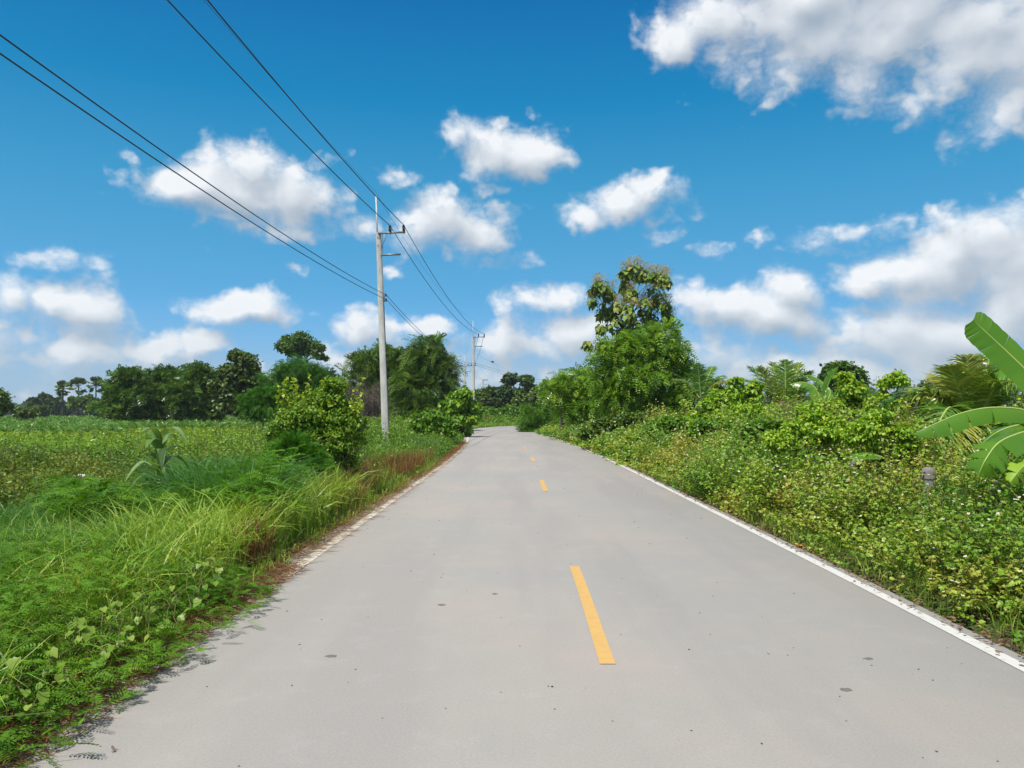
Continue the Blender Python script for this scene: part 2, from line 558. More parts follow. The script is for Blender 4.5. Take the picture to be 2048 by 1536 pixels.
G_OLIVE = leafmat('olive_leaves', [(0.03, 0.07, 0.012), (0.06, 0.11, 0.018), (0.11, 0.15, 0.03)], 0.33)
G_TREE = leafmat('broad_leaves', [(0.04, 0.115, 0.010), (0.10, 0.205, 0.016), (0.20, 0.30, 0.03)], 0.38, 0.4, gain=1.65)
G_TEAK = leafmat('teak_leaves', [(0.03, 0.075, 0.012), (0.07, 0.13, 0.02), (0.12, 0.17, 0.03), (0.20, 0.20, 0.06)], 0.3, 0.6, gain=1.85)
TEAKFLOWER = leafmat('teak_blossom', [(0.36, 0.33, 0.17), (0.5, 0.46, 0.26)], 0.3, 0.8, 0.1, gain=1.0)
G_BAMBOO = leafmat('bamboo_leaves', [(0.032, 0.081, 0.013), (0.064, 0.135, 0.017), (0.127, 0.203, 0.026)], 0.33)
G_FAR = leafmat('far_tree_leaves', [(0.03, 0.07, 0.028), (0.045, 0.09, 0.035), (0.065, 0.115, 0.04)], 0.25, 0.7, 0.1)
G_CORN = leafmat('corn_blades', [(0.045, 0.14, 0.025), (0.08, 0.19, 0.03), (0.14, 0.24, 0.035)], 0.36, 0.4)
G_CORNY = leafmat('young_corn_blades', [(0.10, 0.20, 0.014), (0.17, 0.29, 0.02), (0.24, 0.34, 0.03)], 0.38, 0.4)
G_COCO = leafmat('palm_leaflets', [(0.03, 0.09, 0.014), (0.06, 0.14, 0.02), (0.12, 0.19, 0.03), (0.26, 0.26, 0.06)], 0.33, 0.35, 0.5, gain=1.75)
G_DEADPALM = leafmat('dead_palm_leaflets', [(0.14, 0.10, 0.07), (0.24, 0.19, 0.14), (0.34, 0.28, 0.21)], 0.2, 0.8, 0.1, gain=1.0)
G_BANANA = leafmat('banana_leaf_blade', [(0.05, 0.16, 0.014), (0.085, 0.21, 0.018), (0.13, 0.26, 0.026)], 0.6, 0.34, 0.5)
MIDRIB = leafmat('leaf_midrib', [(0.25, 0.36, 0.10), (0.30, 0.40, 0.12)], 0.2, 0.4)
STEM = leafmat('green_stems', [(0.06, 0.10, 0.025), (0.12, 0.12, 0.045), (0.16, 0.10, 0.06)], 0.15)
PETAL = leafmat('white_petals', [(0.75, 0.75, 0.70), (0.82, 0.82, 0.78)], 0.25, 0.6, 0.2, (0.9, 0.9, 0.85), gain=1.0)
FLOWEREYE = plainmat('flower_eye', (0.65, 0.38, 0.03), 0.8)
LITTER = leafmat('dead_leaves', [(0.09, 0.055, 0.035), (0.17, 0.10, 0.06), (0.26, 0.17, 0.10), (0.20, 0.13, 0.09)], 0.1, 0.8, 0.1, gain=1.0)


# ------------------------------------------------------------------ road course and terrain heights
_cl = np.array([(0.30, -14), (0.37, -5), (0.42, 0), (0.49, 5), (0.53, 8), (0.57, 16), (0.60, 25), (0.50, 34), (0.15, 45), (-0.40, 56), (-0.80, 66), (-0.85, 75), (-0.25, 84),
                (1.5, 92), (4.6, 99.5), (9.5, 106.5), (17, 114), (28, 123), (45, 135)], float)


def catmull(P, per=14):
    P = np.vstack([2 * P[0] - P[1], P, 2 * P[-1] - P[-2]])
    out = []
    for i in range(1, len(P) - 2):
        t = np.linspace(0, 1, per, endpoint=False)[:, None]
        a, b, c, d = P[i - 1], P[i], P[i + 1], P[i + 2]
        out.append(.5 * ((2 * b) + (c - a) * t + (2 * a - 5 * b + 4 * c - d) * t ** 2 + (3 * b - a - 3 * c + d) * t ** 3))
    out.append(P[-2][None])
    return np.vstack(out)


CL = catmull(_cl)
CLT = norm(np.gradient(CL, axis=0))
CLN = np.stack([CLT[:, 1], -CLT[:, 0]], 1)          # to the right of travel
CLS = np.concatenate([[0], np.cumsum(np.linalg.norm(np.diff(CL, axis=0), axis=1))])
HALF = 3.0


def road_off(x, y):
    """signed distance from the centre line, right is positive"""
    x, y = np.atleast_1d(np.asarray(x, float)), np.atleast_1d(np.asarray(y, float))
    out = np.empty(len(x))
    for s in range(0, len(x), 20000):
        xs, ys = x[s:s + 20000], y[s:s + 20000]
        d2 = (xs[:, None] - CL[None, :, 0]) ** 2 + (ys[:, None] - CL[None, :, 1]) ** 2
        k = d2.argmin(1)
        side = (xs - CL[k, 0]) * CLN[k, 0] + (ys - CL[k, 1]) * CLN[k, 1]
        out[s:s + 20000] = np.sign(side) * np.sqrt(d2[np.arange(len(xs)), k])
    return out


def smooth(a, b, x):
    t = np.clip((x - a) / (b - a), 0, 1)
    return t * t * (3 - 2 * t)


def gz(x, y, off=None):
    x, y = np.atleast_1d(np.asarray(x, float)), np.atleast_1d(np.asarray(y, float))
    off = road_off(x, y) if off is None else off
    e = np.abs(off) - HALF
    left = off < 0
    z = np.where(left, -0.05 - 0.22 * smooth(0.5, 3.0, e), -0.05 - 0.05 * smooth(0.6, 3.0, e))
    z = np.where(e < 0.02, -0.12, z)
    z += 0.04 * np.sin(x * 0.9 + 1.3) * np.sin(y * 0.7) * smooth(0.8, 2.5, e)
    return z


def put(x, y):
    return np.stack([x, y, gz(x, y)], 1)


def strip_points(n, e0, e1, s0, s1, side, pw=1.0):
    """random points beside the road: e metres beyond the slab, along y from s0 to s1"""
    ys = R.uniform(s0, s1, n)
    k = np.clip(np.searchsorted(CL[:, 1], ys), 0, len(CL) - 1)
    e = e0 + (e1 - e0) * R.random(n) ** pw
    x = CL[k, 0] + side * (HALF + e) * np.where(np.abs(CLN[k, 0]) > .3, 1 / np.maximum(np.abs(CLN[k, 0]), .3), 1)
    return x, ys, e


# ================================================================== the setting
def build_ground():
    xs = np.unique(np.concatenate([np.arange(-14, 14.01, 0.35), np.linspace(-80, 80, 81), np.linspace(-500, 500, 41), np.linspace(-4000, 4000, 17)]))
    ys = np.unique(np.concatenate([np.arange(-6, 60.01, 0.6), np.linspace(60, 150, 91), np.linspace(-60, 500, 57), np.linspace(-2500, 6000, 35)]))
    X, Y = np.meshgrid(xs, ys)
    x, y = X.ravel(), Y.ravel()
    z = gz(x, y)
    near = (np.hypot(x, y) < 400)
    z += np.where(near, R.normal(0, .012, len(x)), 0)
    z = np.where((np.abs(road_off(x, y)) < 3.25), np.minimum(z, -0.045), z)
    nx = len(xs)
    i, j = np.meshgrid(np.arange(len(ys) - 1), np.arange(nx - 1), indexing='ij')
    f = np.stack([i * nx + j, i * nx + j + 1, (i + 1) * nx + j + 1, (i + 1) * nx + j], -1).reshape(-1, 4)
    mb = MB().add(np.stack([x, y, z], 1), f)
    m, q, b = mat('soil_and_low_growth', 0.95, 0.1)
    tc = q.n('ShaderNodeTexCoord')
    p = tc.outputs['Object']
    n1 = q.noise(p, 0.35, 6, 0.6)
    n2 = q.noise(p, 9.0, 5, 0.7)
    soil = q.ramp(n2, [(0.3, (0.045, 0.032, 0.022)), (0.7, (0.12, 0.085, 0.06))])
    grn = q.ramp(n2, [(0.3, (0.03, 0.06, 0.015)), (0.7, (0.08, 0.13, 0.025))])
    q.put(b.inputs['Base Color'], q.mix(q.maprange(n1, 0.40, 0.62, 0, 1, True), soil, grn))
    bp = q.n('ShaderNodeBump')
    bp.inputs['Strength'].default_value = 0.6
    bp.inputs['Distance'].default_value = 0.05
    q.put(bp.inputs['Height'], n2)
    q.put(b.inputs['Normal'], bp.outputs[0])
    tag(mb.build('ground', m, smooth=True), kind='structure')


build_ground()


def ribbon(o0, o1, s0=None, s1=None, z=0.0, side_z=None, jag=0.0):
    k = np.arange(len(CL))
    if s0 is not None:
        k = k[(CLS >= s0) & (CLS <= s1)]
    a = CL[k] + CLN[k] * o0
    b = CL[k] + CLN[k] * o1
    n = len(k)
    P = np.concatenate([np.column_stack([a, np.full(n, z)]), np.column_stack([b, np.full(n, z)])])
    f = np.array([(i, n + i, n + i + 1, i + 1) for i in range(n - 1)])
    return P, f, a, b


def concrete_nodes(q, p):
    """pale weathered slab: broad pinkish and grey drifts, tyre bands along the road, fine broom grain, specks"""
    tr = q.noise(q.vec('MULTIPLY', p, (0.9, 0.10, 1)), 1.0, 4, 0.55)
    broad = q.noise(p, 0.28, 4, 0.6)
    fine = q.noise(p, 70.0, 4, 0.75)
    mid = q.noise(p, 3.5, 5, 0.65)
    c = q.ramp(broad, [(0.36, (0.296, 0.288, 0.262)), (0.50, (0.332, 0.307, 0.268)), (0.64, (0.385, 0.318, 0.274))])
    c = q.mix(q.maprange(tr, 0.44, 0.62, 0, 0.85, True), c, (0.285, 0.265, 0.24))
    band = q.noise(q.vec('MULTIPLY', p, (0.05, 0.8, 1)), 1.0, 4, 0.6)
    c = q.mix(q.maprange(band, 0.52, 0.72, 0, 0.35, True), c, (0.285, 0.268, 0.245))
    c = q.mix(q.maprange(mid, 0.5, 0.8, 0, 0.35, True), c, (0.41, 0.395, 0.37))
    c = q.mix(q.maprange(mid, 0.45, 0.25, 0, 0.3, True), c, (0.29, 0.272, 0.25))
    c = q.mix(0.35, c, q.ramp(fine, [(0.25, (0.21, 0.20, 0.185)), (0.75, (0.46, 0.435, 0.405))]))
    vo = q.n('ShaderNodeTexVoronoi', feature='F1')
    vo.inputs['Scale'].default_value = 5.5
    vo.inputs['Randomness'].default_value = 1.0
    q.put(vo.inputs['Vector'], p)
    sp = q.math('LESS_THAN', q.math('ADD', vo.outputs['Distance'], q.math('MULTIPLY', q.noise(p, 40, 2, .5), 0.05)), 0.038)
    keep = q.math('GREATER_THAN', q.noise(p, 1.1, 2, .5), 0.63)
    c = q.mix(q.math('MULTIPLY', q.math('MULTIPLY', sp, keep), 0.7), c, (0.14, 0.13, 0.12))
    return c, fine, mid


def build_road():
    root = thing('road', None, None)
    root['kind'] = 'structure'
    m, q, b = mat('road_concrete', 0.82, 0.3)
    tc = q.n('ShaderNodeTexCoord')
    c, fine, mid = concrete_nodes(q, tc.outputs['Object'])
    q.put(b.inputs['Base Color'], c)
    bp = q.n('ShaderNodeBump')
    bp.inputs['Strength'].default_value = 0.25
    bp.inputs['Distance'].default_value = 0.004
    q.put(bp.inputs['Height'], fine)
    q.put(b.inputs['Normal'], bp.outputs[0])
    fx = lambda ss, i: np.interp(ss, CLS, CL[:, i])
    nx = lambda ss, i: np.interp(ss, CLS, CLN[:, i])
    cols = []
    for o, z in ((-HALF, -0.14), (-HALF, -0.006), (-HALF + .01, 0.0), (HALF - .13, 0.0), (HALF - .12, -0.006), (HALF - .12, -0.14)):
        cols.append(np.column_stack([CL + CLN * o, np.full(len(CL), z)]))
    P = np.stack(cols, 1)
    n = 6
    i, j = np.meshgrid(np.arange(len(CL) - 1), np.arange(n - 1), indexing='ij')
    f = np.stack([i * n + j, i * n + j + 1, (i + 1) * n + j + 1, (i + 1) * n + j], -1).reshape(-1, 4)
    mb = MB().add(P, f)
    mb.add(P[0], [tuple(range(6))])
    mb.add(P[-1], [tuple(range(5, -1, -1))])
    mb.build('slab', m, root)

    def paint(name, c, wear):
        m, q, b = mat(name, 0.7, 0.3)
        p = q.n('ShaderNodeTexCoord').outputs['Object']
        cc, fine, mid = concrete_nodes(q, p)
        n = q.noise(p, 6.0, 6, 0.72)
        n2 = q.noise(p, 60.0, 3, 0.7)
        k = q.math('ADD', n, q.math('MULTIPLY', n2, 0.22))
        mask = q.maprange(k, wear, wear + 0.07, 0, 1)
        pc = q.mix(q.maprange(q.noise(p, 14, 4, .6), 0.35, 0.7, 0, 0.35), c, tuple(x * .72 for x in c))
        q.put(b.inputs['Base Color'], q.mix(mask, cc, pc))
        return m
    white_l = paint('worn_white_paint', (0.62, 0.58, 0.48), 0.46)
    white_r = paint('white_paint', (0.60, 0.585, 0.54), 0.46)
    yel = paint('yellow_paint', (0.60, 0.37, 0.12), 0.37)
    for s0, s1, lab in ((0, 17.6, 'scrap of cream edge line showing at the bottom left corner'), (21.6, CLS[-1], 'worn cream edge line half covered by dry grass')):
        P, f, _, _ = ribbon(-2.81, -2.69, s0, s1, z=0.004)
        tag(MB().add(P, f).build('edge_line', white_l, root), lab)
    P, f, _, _ = ribbon(2.67, 2.775, z=0.004)
    tag(MB().add(P, f).build('edge_line', white_r, root), 'white edge line beside the flowering weeds')
    y0 = np.interp(0, CL[:, 1], CLS)
    for (a, e) in ((5.0, 8.15), (15.9, 18.6), (25.7, 28.0), (34.6, 36.8)):
        ss = np.linspace(np.interp(a, CL[:, 1], CLS), np.interp(e, CL[:, 1], CLS), 6)
        cen = np.column_stack([fx(ss, 0), fx(ss, 1)])
        nr = norm(np.column_stack([nx(ss, 0), nx(ss, 1)]))
        P = np.concatenate([np.column_stack([cen + nr * .07, np.full(6, .004)]), np.column_stack([cen + nr * .17, np.full(6, .004)])])
        MB().add(P, [(i, 6 + i, 7 + i, i + 1) for i in range(5)]).build('centre_dash', yel, root)


build_road()

# ================================================================== utility poles and power lines
CONC = barkmat('pole_concrete', (0.46, 0.44, 0.39), (0.76, 0.74, 0.69), 3.2)
STEEL = plainmat('galvanised_steel', (0.20, 0.22, 0.24), 0.5, 0.3)
PORC = plainmat('brown_porcelain', (0.055, 0.022, 0.018), 0.2, 0, 0.6)
SPOOL = plainmat('grey_blue_porcelain', (0.08, 0.10, 0.16), 0.3)
CABLE = plainmat('aluminium_cable_sheath', (0.035, 0.04, 0.055), 0.5)
BOLTM = plainmat('rusty_bolt', (0.10, 0.07, 0.05), 0.6, 0.4)


def make_pole(label, x, y, zb=-0.3, lean=0.0, group='concrete utility poles along the road'):
    """9.8 m pole; local z = 0 is the road level, arms point to +x"""
    t = thing('utility_pole', label, 'utility pole', (x, y, 0), group)
    t.rotation_euler = (0, -lean, 0)
    H = 9.8
    mb = MB()
    zs = np.linspace(zb - .4, H, 9)
    # chamfered square section, tapering
    for i in range(len(zs) - 1):
        w0, w1 = [.16 - .05 * (z / H) for z in zs[i:i + 2]]
        c = .03
        ring = lambda w, z: np.array([(-w + c, -w, z), (w - c, -w, z), (w, -w + c, z), (w, w - c, z), (w - c, w, z), (-w + c, w, z), (-w, w - c, z), (-w, -w + c, z)])
        P = np.vstack([ring(w0, zs[i]), ring(w1, zs[i + 1])])
        mb.add(P, [(k, (k + 1) % 8, 8 + (k + 1) % 8, 8 + k) for k in range(8)])
        if i == len(zs) - 2:
            mb.add(P[8:], [tuple(range(8))])
    mb.build('shaft', CONC, t)
    # lightning spike: an angle iron that carries the earth wire
    m = MB()
    box(m, (-.045, -.09, H + .55), (.055, .012, 2.3))
    box(m, (-.07, -.065, H + .55), (.012, .055, 2.3))
    m.build('earth_wire_bracket', CONC, t)
    m = MB()
    box(m, (.62, -.15, H - .02), (1.25, .09, .012))
    box(m, (.62, -.19, H - .06), (1.25, .012, .09))
    m.build('crossarm', STEEL, t)
    m = MB()
    box(m, (.55, -.16, H - 1.02), (.90, .08, .012))
    box(m, (.55, -.195, H - 1.06), (.90, .012, .09))
    m.build('lower_crossarm', STEEL, t)
    m = MB()
    tube(m, [(.12, -.17, H - .75), (.42, -.17, H - .09)], .014, 5)
    m.build('brace', STEEL, t)
    m = MB()
    tube(m, [(.19, -.14, H - .1), (.19, -.14, H - 1.05)], .014, 5)
    for z in (.36, .55, .72):
        tube(m, [(.10, -.14, H - z), (.20, -.14, H - z)], .014, 5)
    m.build('climbing_bracket', STEEL, t)
    for k, ix in enumerate((.55, 1.17)):
        m = MB()
        prof = [(.03, 0)] + [(r, z) for z0 in (.04, .10, .16, .22) for r, z in ((.045, z0 - .03), (.085, z0), (.05, z0 + .02))] + [(.05, .27), (.035, .30), (.0, .305)]
        lathe(m, prof, (ix, -.15, H - .005), 12)
        ins = m.build('insulator', PORC, t, smooth=True)
        m = MB()
        tube(m, [(ix, -.15, H - .16), (ix, -.15, H + .02)], .016, 6)
        box(m, (ix, -.15, H - .045), (.07, .05, .05))
        m.build('pin', STEEL, ins)
    m = MB()
    box(m, (.165, -.10, 6.86), (.025, .05, .5))
    box(m, (.22, -.10, 7.08), (.11, .04, .012))
    box(m, (.22, -.10, 6.64), (.11, .04, .012))
    m.build('spool_rack', STEEL, t)
    for z in (6.93, 6.72):
        m = MB()
        lathe(m, [(0, -.06), (.05, -.06), (.055, -.04), (.03, 0), (.055, .04), (.05, .06), (0, .06)], (.24, -.10, z), 10)
        m.build('spool_insulator', SPOOL, t, smooth=True)
    for z in (H - .22, H - .6):
        m = MB()
        lathe(m, [(0, .02), (.022, .02), (.022, -.02)], (0, 0, 0), 6, M=((1, 0, 0), (0, 0, 1), (0, -1, 0)))
        m.build('bolt', BOLTM, t).location = (-.03, -.125, z)
    m = MB()
    tube(m, [(.17 - .05 * z / H + .004, -.06, z) for z in np.linspace(-.2, 6.5, 8)], .012, 5)
    m.build('earth_wire', CABLE, t)
    return t


def copy_tree(o, parent=None):
    c = o.copy()
    C.objects.link(c)
    c.parent = parent
    for ch in o.children:
        copy_tree(ch, c)
    return c


_pb = at(773, 826, 35)
POLE1 = make_pole('leaning concrete utility pole nearest the camera, beside the yellow green bush', _pb[0], 35, lean=math.radians(2.4))
POLES = [POLE1]
for (px, Y, lab) in ((946.5, 83, 'upright concrete utility pole rising behind the round roadside shrub at the bend'),
                     (929.5, 134, 'distant utility pole half hidden behind the edge of the bamboo'),
                     (965.5, 193, 'far utility pole with short crossarm before the wood at the bend')):
    o = copy_tree(POLE1)
    o.location = (at(px, 826, Y)[0], Y, 0)
    o.rotation_euler = (0, 0, 0)
    o['label'] = lab
    POLES.append(o)


def plain_pole(lab, px, Y, top_py, w):
    t = thing('plain_pole', lab, 'pole', (at(px, 826, Y)[0], Y, 0), 'bare concrete poles past the bend')
    h = at(px, top_py, Y)[2]
    m = MB()
    for a, b_ in ((-.5, h),):
        w0, w1 = w, w * .7
        P = np.array([(sx * w0, sy * w0, a) for sx, sy in ((-1, -1), (1, -1), (1, 1), (-1, 1))] + [(sx * w1, sy * w1, b_) for sx, sy in ((-1, -1), (1, -1), (1, 1), (-1, 1))])
        m.add(P, [(0, 1, 5, 4), (1, 2, 6, 5), (2, 3, 7, 6), (3, 0, 4, 7), (4, 5, 6, 7)])
    m.build('shaft', CONC, t)
    m = MB()
    lathe(m, [(w * .9, -.05), (w * .9, .06), (0, .08)], (0, 0, h), 8)
    m.build('cap', STEEL, t)
    m = MB()
    box(m, (0, -w * .85, h - .6), (.08, .04, .5))
    m.build('bracket', STEEL, t)
    return t


plain_pole('bare white pole standing on the grassy bank beyond the bend', 1007, 160, 767, .17)
plain_pole('thin pale pole against the dark wood beyond the bend, half hidden by leaves', 1035, 185, 778, .13)


def on_pole(p, local):
    bpy.context.view_layer.update()
    return np.array(p.matrix_world @ Vector(local))


def span(a, b, sag, n=24):
    t = np.linspace(0, 1, n)
    P = a[None] + (b - a)[None] * t[:, None]
    P[:, 2] -= 4 * sag * t * (1 - t)
    return P


def through(a, b, n=30, Y0=-13.0, sag=0.9):
    """from a point above the camera's rear (Y0) through b to the pole at a, hanging a little"""
    s = (Y0 - a[1]) / (b[1] - a[1])
    x0 = a[0] + (b[0] - a[0]) * s
    t = np.linspace(0, 1, n)
    y = Y0 + (a[1] - Y0) * t
    x = x0 + (a[0] - x0) * t
    # parabola with given sag through a and b
    tb = (b[1] - Y0) / (a[1] - Y0)
    z0 = (b[2] + 4 * sag * tb * (1 - tb) - a[2] * tb) / (1 - tb)
    z = z0 + (a[2] - z0) * t - 4 * sag * t * (1 - t)
    return np.stack([x, y, z], 1)


def line(name, lab, paths, r, grp='power lines on the poles'):
    mb = MB()
    for P in paths:
        tube(mb, P, r, 6)
    return tag(mb.build(name, CABLE, smooth=True), lab, 'power line', grp)


# two high-voltage conductors on the tall insulators
for k, (lx, px0, lab) in enumerate(((.55, 335, 'thick overhead power line on the inner insulators, next to the poles'),
                                    (1.17, 415, 'thick overhead power line on the outer insulators, farthest from the poles'))):
    loc = (lx, -.15, 10.08)
    tops = [on_pole(p, loc) for p in POLES]
    b = at(px0, 0, 15.6)
    paths = [through(tops[0], b)]
    for i in range(3):
        paths.append(span(tops[i], tops[i + 1], (0.95, 1.1, 1.2)[i]))
    line('power_line', lab, paths, .017)
# two low-voltage lines on the spools
for k, (z, py0, lab, e) in enumerate(((6.93, 70, 'upper of the two low power lines on the spool rack', (1088, 757)), (6.72, 107, 'lower of the two low power lines on the spool rack', (1088, 764)))):
    loc = (.27, -.10, z)
    tops = [on_pole(p, loc) for p in POLES[:2]]
    b = at(0, py0, 9.6)
    paths = [through(tops[0], b, sag=.8), span(tops[0], tops[1], .9), span(tops[1], at(e[0] + 30, e[1] + 7, 128), 0.35)]
    line('low_power_line', lab, paths, .012)
tops = [on_pole(p, (-.05, -.09, 11.65)) for p in POLES]
line('earth_line', 'thin overhead earth line on the spikes at the pole tops', [through(tops[0], at(408, 0, 17.5), sag=.7)] + [span(tops[i], tops[i + 1], 1.0) for i in range(3)], .006)
# stay wire with its dark strain insulator, right of the second pole
_a, _b = on_pole(POLES[1], (.12, 0, 8.0)), at(1045, 752, 100)
_st = line('stay_wire', 'faint stay wire running down right from the second pole', [span(_a, _b, .1)], .006)
_t = .33
_c = _a + (_b - _a) * _t
mb = MB()
for s_ in (-.14, .14):
    lathe(mb, [(0, -.16), (.06, -.13), (.085, 0), (.06, .13), (0, .16)], _c + (_b - _a) / np.linalg.norm(_b - _a) * s_, 8, M=np.array([(0, 0, 1), (0, 1, 0), (-1, 0, 0.)]))
mb.build('strain_insulator', PORC, _st, origin=(0, 0, 0))

# small red sign on the outside of the bend
_s = at(974, 834, 104)
sg = thing('road_sign', 'small dark red sign on a pale post outside the bend', 'sign', (_s[0], _s[1], 0))
m = MB()
tube(m, [(0, 0, -.4), (0, 0, _s[2] + .2)], .04, 8)
m.build('post', CONC, sg)
m = MB()
a = np.linspace(0, 2 * np.pi, 9)[:-1] + np.pi / 8
P = np.array([(.33 * math.cos(x), -.05, _s[2] + .33 * math.sin(x)) for x in a] + [(.33 * math.cos(x), -.075, _s[2] + .33 * math.sin(x)) for x in a])
m.add(P, [tuple(range(8)), tuple(range(15, 7, -1))])
m.add(P, [(i, (i + 1) % 8, 8 + (i + 1) % 8, 8 + i) for i in range(8)])
m.build('plate', plainmat('faded_red_plate', (0.16, 0.03, 0.02), 0.6), sg)

# weathered concrete fence posts in the weeds on the right
POSTC = barkmat('weathered_post', (0.13, 0.12, 0.11), (0.30, 0.29, 0.27), 14)
for (px, py, Y, w, lab) in ((1474, 893, 17.5, .13, 'brownish grey post stump poking out of the flowering weeds'),
                            (1706, 916, 11.5, .07, 'small grey post top next to a broad leaf in the weeds'),
                            (1857, 932, 10.0, .085, 'round-topped grey concrete post below the coconut fronds')):
    p = at(px, py, Y) - (0, 0, .02)
    fp = thing('fence_post', lab, 'post', (p[0], p[1], 0), 'old posts in the roadside weeds')
    m = MB()
    lathe(m, [(w, -.4), (w, p[2] - .06), (w * .9, p[2] - .02), (w * .6, p[2]), (0, p[2] + .004)], (0, 0, 0), 10)
    m.build('shaft', POSTC, fp, smooth=True)
    for z in (p[2] - .14, p[2] - .30):
        m = MB()
        a = np.linspace(0, 2 * np.pi, 13)
        tube(m, np.stack([(w + .006) * np.cos(a), (w + .006) * np.sin(a), np.full(13, z)], 1), .004, 4, cap=False)
        m.build('wire_tie', BOLTM, fp)

# ================================================================== trees
def limb(mb, a, b, r0, r1, wob=0.06, n=6, sides=6, bow=0.12):
    a, b = np.asarray(a, float), np.asarray(b, float)
    L = np.linalg.norm(b - a)
    t = np.linspace(0, 1, n)
    P = a + (b - a) * t[:, None]
    P[:, 2] += bow * L * np.sin(np.pi * t) * .6
    P[1:-1] += R.normal(0, wob * L * .25, (n - 2, 3))
    tube(mb, P, r0 + (r1 - r0) * t ** .8, sides)
    return P


def px_lobes(lst, Y, depth=0.85):
    """lobes of a crown measured in the photo -> centres and radii in metres"""
    out = []
    for l in lst:
        px, py, rx, ry = l[:4]
        yy = Y + (l[4] if len(l) > 4 else R.uniform(-.15, .15) * rx * Y / F * 2)
        c = at(px, py, yy)
        out.append((c, np.array((rx * yy / F, rx * yy / F * depth, ry * yy / F))))
    return out


def crown_points(lobes, n, puff=0.36, per=12, core=0.45, up=0.25):
    """leaf sites: small puffs spread through each lobe, thin in the middle, leaving gaps"""
    vol = np.array([np.prod(r) ** (2 / 3) for _, r in lobes])
    vol /= vol.sum()
    pos, out, pc = [], [], []
    for (c, r), w in zip(lobes, vol):
        k = max(5, int(per * (.6 + len(lobes) * w * .6)))
        u = norm(R.normal(size=(k, 3)) + (0, 0, up))
        rad = R.uniform(core, 1.0, k) ** .7
        cen = c + u * rad[:, None] * r * (1 - puff * .55)
        pr = R.uniform(.6, 1.15, k) * puff
        m = R.multinomial(max(1, int(n * w)), pr ** 2 / (pr ** 2).sum())
        for i in range(k):
            q = norm(R.normal(size=(m[i], 3)) + (0, 0, .15))
            rr = np.abs(R.normal(.72, .30, m[i]))
            pos.append(cen[i] + q * rr[:, None] * pr[i] * r.mean() * np.array((1.15, 1.15, .8)))
            out.append(norm(q + .6 * u[i]))
            pc.append((cen[i], c))
    return np.vstack(pos), np.vstack(out), pc


DENS = 1.7


def leaf_tree(name, lab, base, lobes, n, lmat, size, tpl, droop=0.35, trunk=0.15, bark=None, group=None, cat='tree', puff=0.36, per=12, core=0.45,
              spread=0.7, twigs=True, var=None, nrm_up=0.8, feather=None, trunk_top=None, splits=1):
    base = np.asarray(base, float)
    t = thing(name, lab, cat, base, group)
    pos, out, pc = crown_points(lobes, int(n * DENS), puff * 1.12, int(per * 1.25), core)
    size = size * 1.12
    mb = MB()
    # stem and limbs
    ctr = np.mean([c for c, _ in lobes], 0)
    low = min(c[2] - r[2] for c, r in lobes)
    top = np.array((base[0] * .6 + ctr[0] * .4, base[1] * .6 + ctr[1] * .4, max(base[2] + .3, low + .25 * (ctr[2] - low)))) if trunk_top is None else np.asarray(trunk_top, float)
    for s_ in range(splits):
        off = np.array((R.normal(0, trunk * 1.6), R.normal(0, trunk * 1.6), 0)) if splits > 1 else 0
        limb(mb, base + off + (0, 0, -.2), top + np.asarray(off) * 2.5, trunk / splits ** .5, trunk * .7 / splits ** .5, .05, 7, 8, 0.0)
    done = {}
    for cen, c in pc:
        k = tuple(np.round(c, 3))
        if k not in done:
            done[k] = limb(mb, top, c, trunk * .55, trunk * .2, .08, 6, 6)
        if twigs:
            limb(mb, done[k][R.integers(2, 6)], cen, trunk * .16, trunk * .05, .1, 4, 4)
    mb.build('trunk', bark or BARK, t, origin=base, smooth=True)
    f = MB()
    N = len(pos)
    d = norm(out * spread + R.normal(0, .5, (N, 3)) + (0, 0, -droop))
    nn = norm(R.normal(0, .6, (N, 3)) + out * .45 + (0, 0, nrm_up))
    sz = size * R.uniform(.65, 1.25, N)
    if var is None:
        vv = R.beta(2, 2.2, N)
    else:
        vv = R.beta(*var, N)
    if feather:
        fronds(f, pos, d, nn, sz, feather[0], sz * feather[1], feather[2], sag=.3, var=vv)
    else:
        leaves(f, pos - d * (sz * .3)[:, None], d, nn, sz, tpl, vv)
    cr = f.build('crown', lmat, t, origin=base)
    cr['kind'] = 'stuff'
    return t


T_DIA, T_WIDE, T_LONG, T_OVAL, T_HEART = leaf_tpl(.34), leaf_tpl(.42, .2, .12), leaf_tpl(.17, .22), leaf_tpl(.30, .18, .1, 'oval'), leaf_tpl(.42, .15, .08, 'heart')


def gpt(px, Y, dz=0.0):
    x = at(px, 826, Y)[0]
    return np.array((x, Y, float(gz(x, Y)[0]) + dz))


GL = 'trees at the edge of the left field'
